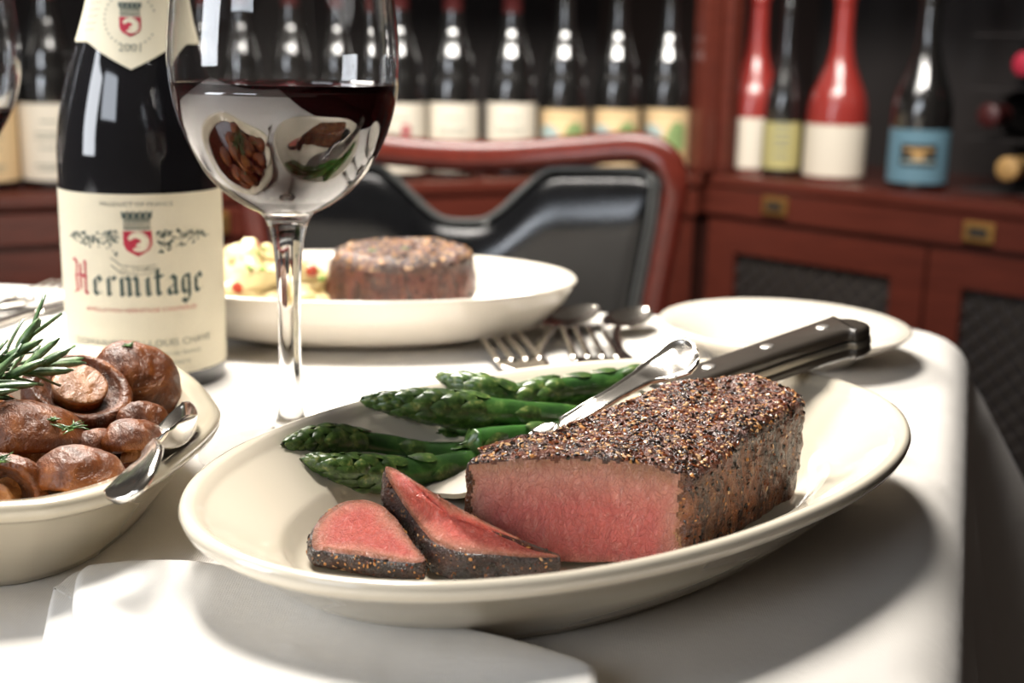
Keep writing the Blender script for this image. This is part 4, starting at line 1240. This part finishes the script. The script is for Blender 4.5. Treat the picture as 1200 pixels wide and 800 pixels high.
# rosemary
def rosemary(P, label, seed, ln=.026, n=54, spread=.9):
    rn = random.Random(seed); P = [Vector(p) for p in P]
    t = empty('rosemary_sprig', P[0], 0, label, 'rosemary', 'rosemary sprigs on the mushrooms')
    path, tot = pathline([p - P[0] for p in P], 40)
    mesh('stem', *tube_vf(path, [.0011 * (1 - .5 * i / 40) for i in range(41)], 8), M['stem'], t)
    mb = MB()
    for k in range(n):
        f = (k + .5) / n; i = int(f * 39); p = path[i]; d = (path[i + 1] - path[i]).normalized()
        a = k * 2.4 + rn.random() * .6; s = d.cross(Vector((0, 0, 1))).normalized(); u = s.cross(d)
        rad = s * math.cos(a) + u * math.sin(a)
        if f > .9: sp = .35
        else: sp = spread
        dirn = (d + rad * sp * rn.uniform(.7, 1.2)).normalized(); L = ln * rn.uniform(.7, 1.15) * (1 - .35 * f)
        if (p + P[0] + dirn * L).z < .03: dirn.z = abs(dirn.z) * .3; dirn.normalize()
        bend = (d - rad * .2).normalized()
        w = dirn.cross(rad)
        if w.length < .1: w = s
        w.normalize(); nn = w.cross(dirn).normalized()
        pts_ = [p + dirn * L * q + bend * L * .18 * q * q for q in (0, .12, .35, .6, .85, 1)]
        hw = [.0005, .0012, .0016, .0016, .0012, .0002]
        V = []; F = []
        for q, h in zip(pts_, hw): V += [q - w * h - nn * .0002, q + nn * .0006, q + w * h - nn * .0002, q - nn * .0004]
        for j in range(5):
            for c in range(4): F.append([j * 4 + c, j * 4 + (c + 1) % 4, (j + 1) * 4 + (c + 1) % 4, (j + 1) * 4 + c])
        F.append([0, 1, 2, 3]); F.append([20, 21, 22, 23])
        mb.add(V, F)
    mb.build('needles', M['rosemary'], t)
rosemary([(-.1850, .3850, .0500), (-.1730, .4000, .0530), (-.1630, .4130, .0550), (-.1560, .4230, .0560)], 'rosemary sprig with needles fanning over the stem-up mushroom', 1, .019, 34)
rosemary([(-.1950, .3950, .0500), (-.1800, .4100, .0540), (-.1700, .4220, .0590), (-.1650, .4300, .0660)], 'rosemary sprig with the tallest needle pointing up towards the bottle label', 2, .018, 20, .6)
def herb(loc, label, seed, s=.006):
    rn = random.Random(seed); mb = MB()
    for k in range(22):
        a = rn.random() * 6.3; e = rn.uniform(.05, .5); d = Vector((math.cos(a) * math.cos(e), math.sin(a) * math.cos(e), math.sin(e)))
        L = s * rn.uniform(.4, 1); q = Vector((rn.uniform(-1, 1), rn.uniform(-1, 1), 0)) * s * .25
        mb.add(*tube_vf([q, q + d * L * .5, q + d * L + Vector((0, 0, -.1 * L))], [.00035, .0003, .0001], 5))
    o = mb.build('dill_sprig', M['herb']); o.location = loc
    tag(o, label, 'herb', 'chopped green herbs on the food')
herb((-.1400, .3900, .0430), 'sprig of dill lying on the shiny cap in the middle of the mushrooms', 1, .0065)
herb((-.1420, .4600, .0535), 'tiny herb leaf on the tall standing mushroom', 2, .0035)
herb((-.1540, .3640, .0400), 'sprig of dill on the mushroom at the front of the dish', 3, .006)
herb((-.1475, .3960, .0440), 'speck of herb left of the middle dill sprig', 4, .0025)

# serving spoon in the dish
spoon([(-.1085, .3345, .0395), (-.1060, .3410, .0435), (-.1045, .3540, .0465), (-.1090, .3700, .0440), (-.1120, .3850, .0395), (-.1150, .4080, .0345), (-.1150, .4320, .0400)],
      'silver serving spoon stuck in the mushrooms with its handle end over the dish rim', bl=.052, bw=.0135, wend=.0092, depth=.008, up0=Vector((-.6, -.55, .8)).normalized())

# ---------------------------------------------------------------- back plate food
def fillet():
    c = Vector((-.0630, .728, .0085))
    t = empty('fillet_steak', c, 0, 'whole round grilled fillet steak with pepper crust on the back plate', 'steak')
    ol = [Vector((.0385 * math.cos(a) + .0015 * math.cos(3 * a), .033 * math.sin(a) * (1 if math.sin(a) < 0 else 1.1))) for a in [2 * PI * i / 120 for i in range(120)]]
    b = ring_solid('meat', ol, lambda x, y: .0405 + .05 * y - .03 * x * 0 + .001 * nz((x, y, 0), 60, 3), lambda x, y: .0005, lambda i, t: 1 if t < .82 else 0, lambda i: False, [M['crust_back'], M['fillet_side']], t, rows=16, round_=.004, amp=.0012)
    # flare of the lower left
    for v in b.data.vertices:
        k = 1 - v.co.z / .042
        if v.co.x < 0: v.co.x *= 1 + .16 * k * (-v.co.x / .038)
    g = grains('pepper_crust', 700, cached(b, lambda p: p.material_index == 0 and p.normal.z > .3), [M['pepper_black'], M['pepper_pale'], M['pepper_tan'], M['crust_back']], [20, 30, 20, 30], t, .0006, .0013, 3)
    tag(g, kind='stuff')
fillet()
herb((-.0800, .716, .0492), 'green herb pinch on the left of the fillet top', 5, .004)
herb((-.0620, .722, .0500), 'green herb pinch in the middle of the fillet top', 6, .004)
def mash():
    c = Vector((-.148, .722, .0085))
    t = empty('mashed_potato', c, 0, 'heap of creamy mashed potato with chives and bacon on the back plate', 'mashed potato')
    mbm = MB(); rq = random.Random(12)
    lumps = [(0, 0, .012, .030)]
    for k in range(30):
        a = rq.random() * 6.283; rr_ = rq.random() ** .7 * .032; zz = (.036 - rr_ * .85) * rq.uniform(.55, 1.1)
        lumps.append((rr_ * math.cos(a) * 1.1, rr_ * math.sin(a) * .85, max(.006, zz), rq.uniform(.009, .015)))
    for (x, y, z, r) in lumps:
        V, F = lathe_vf([(math.sin(PI * k / 14) + 1e-4, -math.cos(PI * k / 14)) for k in range(15)], 24)
        V2 = []
        for v in V:
            v = Vector(v); p = Vector((x, y, z)) + v * r
            d = 1 + .45 * nz(p, 90, 2) + .25 * nz(p, 240, 3)
            q = Vector((x, y, z)) + Vector((v.x, v.y, v.z * .85)) * r * d
            q.z = max(q.z, 0); V2.append(q)
        mbm.add(V2, F)
    o = mbm.build('potato', M['mash'], t)
    me = o.data; rn = random.Random(4); sf = cached(o, lambda p: p.center.z > .02 and p.normal.z > .1)
    for nm, m, cnt, s in (('chive_pieces', M['chive'], 40, .0026), ('bacon_bits', M['bacon'], 16, .0034)):
        g = grains(nm, cnt, sf, [m], [1], t, s * .8, s * 1.5, 6 if nm[0] == 'c' else 8, .5); tag(g, kind='stuff')
mash()

# ---------------------------------------------------------------- napkin
def napkin():
    t = empty('napkin', (-.045, .28, 0), 0, 'folded white napkin in the near foreground, below the oval platter', 'napkin')
    def layer(name, P, z0, z1, seed, rr=.004):
        Q = catmull([(x + .045, y - .28, 0) for x, y in P], 12, True)
        n = len(Q); c = sum(Q, Vector()) / n; V = []; F = []
        r0 = min(rr, (z1 - z0) / 2)
        lv = [(.0002, 0, 1)] + [(k / 14, 0, 1) for k in range(1, 14)] + [(1, -r0, 1)] + [(1, -r0 * (1 - math.sin(a)), -1 if a > PI / 2 else a) for a in (.4, .8, 1.2, PI / 2)] 
        rows = []
        # top rings
        for k in range(1, 22): rows.append(('t', k / 21, 0))
        for k in range(1, 9):
            a = PI * k / 8; rows.append(('e', math.sin(a), math.cos(a)))
        V.append(Vector((c.x, c.y, z1)))
        def ztop(x, y):
            X, Y = x - .045, y + .28
            w = .0011 * nz((X, Y, 0), 28, seed) + .0007 * math.sin((X * .6 + Y) * 90 + seed)
            return z1 + w
        for typ, a, b in rows:
            for i, q in enumerate(Q):
                tn = Q[(i + 1) % n] - Q[i - 1]; no = Vector((tn.y, -tn.x, 0)).normalized()
                if no.dot(q - c) < 0: no = -no
                qi = q - no * r0
                if typ == 't':
                    p = c.lerp(qi, a); V.append(Vector((p.x, p.y, ztop(p.x, p.y))))
                else:
                    zt = ztop(qi.x, qi.y); zm = (zt + z0) / 2; hh = (zt - z0) / 2
                    p = qi + no * r0 * a; V.append(Vector((p.x, p.y, zm + hh * b)))
        for i in range(n): F.append([0, 1 + i, 1 + (i + 1) % n])
        for j in range(len(rows) - 1):
            for i in range(n):
                k = (i + 1) % n; F.append([1 + j * n + i, 1 + (j + 1) * n + i, 1 + (j + 1) * n + k, 1 + j * n + k])
        F.append([1 + (len(rows) - 1) * n + i for i in range(n)][::-1])
        return mesh(name, V, F, M['napkin'], t)
    layer('lower_fold', [(-.1334, .3464), (-.1345, .3554), (-.1302, .3660), (-.112, .3640), (-.085, .348), (-.03, .318), (.008, .298), (.012, .280), (.002, .235), (-.02, .205), (-.08, .205), (-.108, .212), (-.118, .285)], .0006, .0052, 1)
    layer('upper_fold', [(-.1240, .3395), (-.1270, .3565), (-.1194, .3602), (-.1071, .3622), (-.0913, .3611), (-.0743, .3531), (-.0467, .3360), (-.0267, .3281), (-.0075, .3200), (.0063, .3126), (.0205, .3035), (.0235, .2950), (.018, .260), (.000, .212), (-.055, .208), (-.100, .214), (-.1070, .285)], .0054, .0112, 5)
napkin()

# ---------------------------------------------------------------- chair
def chair():
    t = empty('dining_chair', (-.055, 1.36, FL - .004), 0, 'mahogany dining chair with a black leather back, standing behind the table', 'chair')
    o = -FL
    # outline of back hoop in local x, z(world), y bends back with height
    yb = lambda x, z: .10 * max(0, z + .25) * .5 - .10 * (x / .23) ** 2 * .5
    def P3(x, z, dy=0): return Vector((x, yb(x, z) + dy, z + o))
    hoop = [(-.188, -.31), (-.192, -.2), (-.203, -.1), (-.216, -.01), (-.220, .030), (-.208, .056), (-.178, .066), (-.12, .060), (-.06, .0535), (0, .0510), (.06, .0535), (.12, .060), (.178, .066), (.208, .056), (.220, .030), (.216, -.01), (.203, -.1), (.192, -.2), (.188, -.31)]
    path = catmull([P3(x, z) for x, z in hoop], 8)
    sec = []
    for i in range(20):
        a = 2 * PI * i / 20; c, s = math.cos(a), math.sin(a)
        sec.append((math.copysign(abs(c) ** .6, c), math.copysign(abs(s) ** .6, s)))
    rad = []
    for p in path:
        topness = max(0, min(1, (p.z - o - .02) / .03)); rad.append((.0125 + .003 * topness, .0135))
    mesh('back_frame', *tube_vf(path, rad, up=Vector((0, 1, 0)), sec=sec), M['chair_wood'], t)
    # leather panel with a handhold dip in the top edge
    def top_z(x):
        ax = abs(x)
        zt = .0375 + .006 * min(1, ax / .17)
        if ax < .098: dip = .5 + .5 * math.cos(PI * min(1, max(0, (ax - .012) / .086))); zt -= .056 * dip
        if ax > .175: zt -= (ax - .175) ** 2 / .03 * .6
        return zt
    def xw(z): return interp([(-.31, .178), (-.2, .182), (-.1, .192), (-.01, .205), (.03, .2075), (.06, .198)], max(-.31, min(.06, z)))
    V = []; F = []; nx, ny = 60, 26
    for j in range(ny + 1):
        for i in range(nx + 1):
            g_ = i / nx * 2 - 1; x0 = g_ * .200; zt = top_z(x0); z = -.31 + (zt + .31) * j / ny
            x = g_ * xw(z)
            edge = min(1, (1 - abs(g_)) * 9, (1 - j / ny) * 7); puff = .020 * math.sqrt(max(0, edge)) + .008 * (1 - g_ * g_) * min(1, (1 - j / ny) * 3)
            p = P3(x, z); V.append(Vector((p.x, p.y - puff + .004, p.z)))
    nf = len(V)
    for j in range(ny):
        for i in range(nx): F.append([j * (nx + 1) + i, j * (nx + 1) + i + 1, (j + 1) * (nx + 1) + i + 1, (j + 1) * (nx + 1) + i])
    for v in V[:nf]:
        pass
    Vb = [Vector((v.x, P3(v.x, v.z - o).y + .010, v.z)) for v in V]; V += Vb
    for f in F[:]: F.append([i + nf for i in f][::-1])
    rim = [j * (nx + 1) for j in range(ny + 1)] + [ny * (nx + 1) + i for i in range(1, nx + 1)] + [j * (nx + 1) + nx for j in range(ny - 1, -1, -1)]
    for a, b in zip(rim, rim[1:]): F.append([a, b, b + nf, a + nf])
    lb_ = mesh('leather_back', V, F, M['leather'], t)
    pp = []
    for k in range(61):
        g_ = k / 60 * 2 - 1; x0 = g_ * .200; zt = top_z(x0); x = g_ * xw(zt); p = P3(x, zt); pp.append(Vector((p.x, p.y - .004, p.z)))
    mesh('piping', *tube_vf(pp, .0032, 8, up=Vector((0, 1, 0))), M['piping'], t)
    for sg in (-1, 1):
        for d in (.004, .011):
            pp = [P3(sg * (xw(z) - d), z, -.006 - (.006 if d > .01 else 0)) for z in [-.31 + .35 * k / 30 for k in range(31)]]
            mesh('piping', *tube_vf(pp, .0024, 8, up=Vector((0, 1, 0))), M['piping'], t)
    # seat and legs
    V, F = oval_vf([(.0001, .0001, .045), (.18, .17, .045), (.215, .205, .035), (.222, .212, .0), (.215, .205, -.03), (.0001, .0001, -.03)], 60, 3.5)
    V = [(x, y - .12, z - .33 + o) for x, y, z in V]
    mesh('seat', V, F, M['leather'], t)
    for sx in (-.19, .19):
        for y in (-.30, .02):
            mesh('leg', *tube_vf([(sx, y, .40), (sx * 1.02, y + (.03 if y > 0 else 0), .2), (sx * 1.04, y + (.08 if y > 0 else 0), 0)], [.018, .016, .012], 12), M['chair_wood'], t)
chair()

# ---------------------------------------------------------------- light
w = bpy.data.worlds.new('world'); SC.world = w; w.use_nodes = True
bg = w.node_tree.nodes['Background']; bg.inputs[0].default_value = (1.0, .86, .74, 1); bg.inputs[1].default_value = .065
def area(name, loc, target, size, power, col, sy=None, spread=180):
    l = bpy.data.lights.new(name, 'AREA'); l.energy = power; l.color = col; l.size = size; l.spread = R(spread)
    if sy: l.shape = 'RECTANGLE'; l.size_y = sy
    o = bpy.data.objects.new(name, l); COL.objects.link(o); o.location = loc
    o.rotation_euler = (Vector(target) - Vector(loc)).to_track_quat('-Z', 'Y').to_euler(); return o
area('key_lamp', (-.22, .74, .90), (-.14, .60, 0), .30, 4.8, (1, .95, .88), .30, 76)
area('pendant_lamp', (-.62, 1.50, 1.00), (-.16, .60, 0), .40, 7.5, (1, .94, .86), .40, 75)
area('front_window_light', (-1.1, -1.10, .95), (.0, 1.6, .1), .8, 9, (.84, .91, 1), .6)
area('cabinet_lamp', (-.10, 1.02, 1.0), (-.05, 2.1, .05), 1.2, 12, (1, .95, .88), .32, 90)
area('window_light', (-.90, .12, .34), (0, .45, .05), .32, 5.0, (.90, .94, 1), .5)
vs = SC.view_settings; vs.view_transform = 'Standard'; vs.look = 'None'; vs.exposure = .10; vs.gamma = 1; vs.use_curve_mapping = False
SC.cycles.max_bounces = 10; SC.cycles.transmission_bounces = 10; SC.cycles.caustics_reflective = False
SC.cycles.use_denoising = True
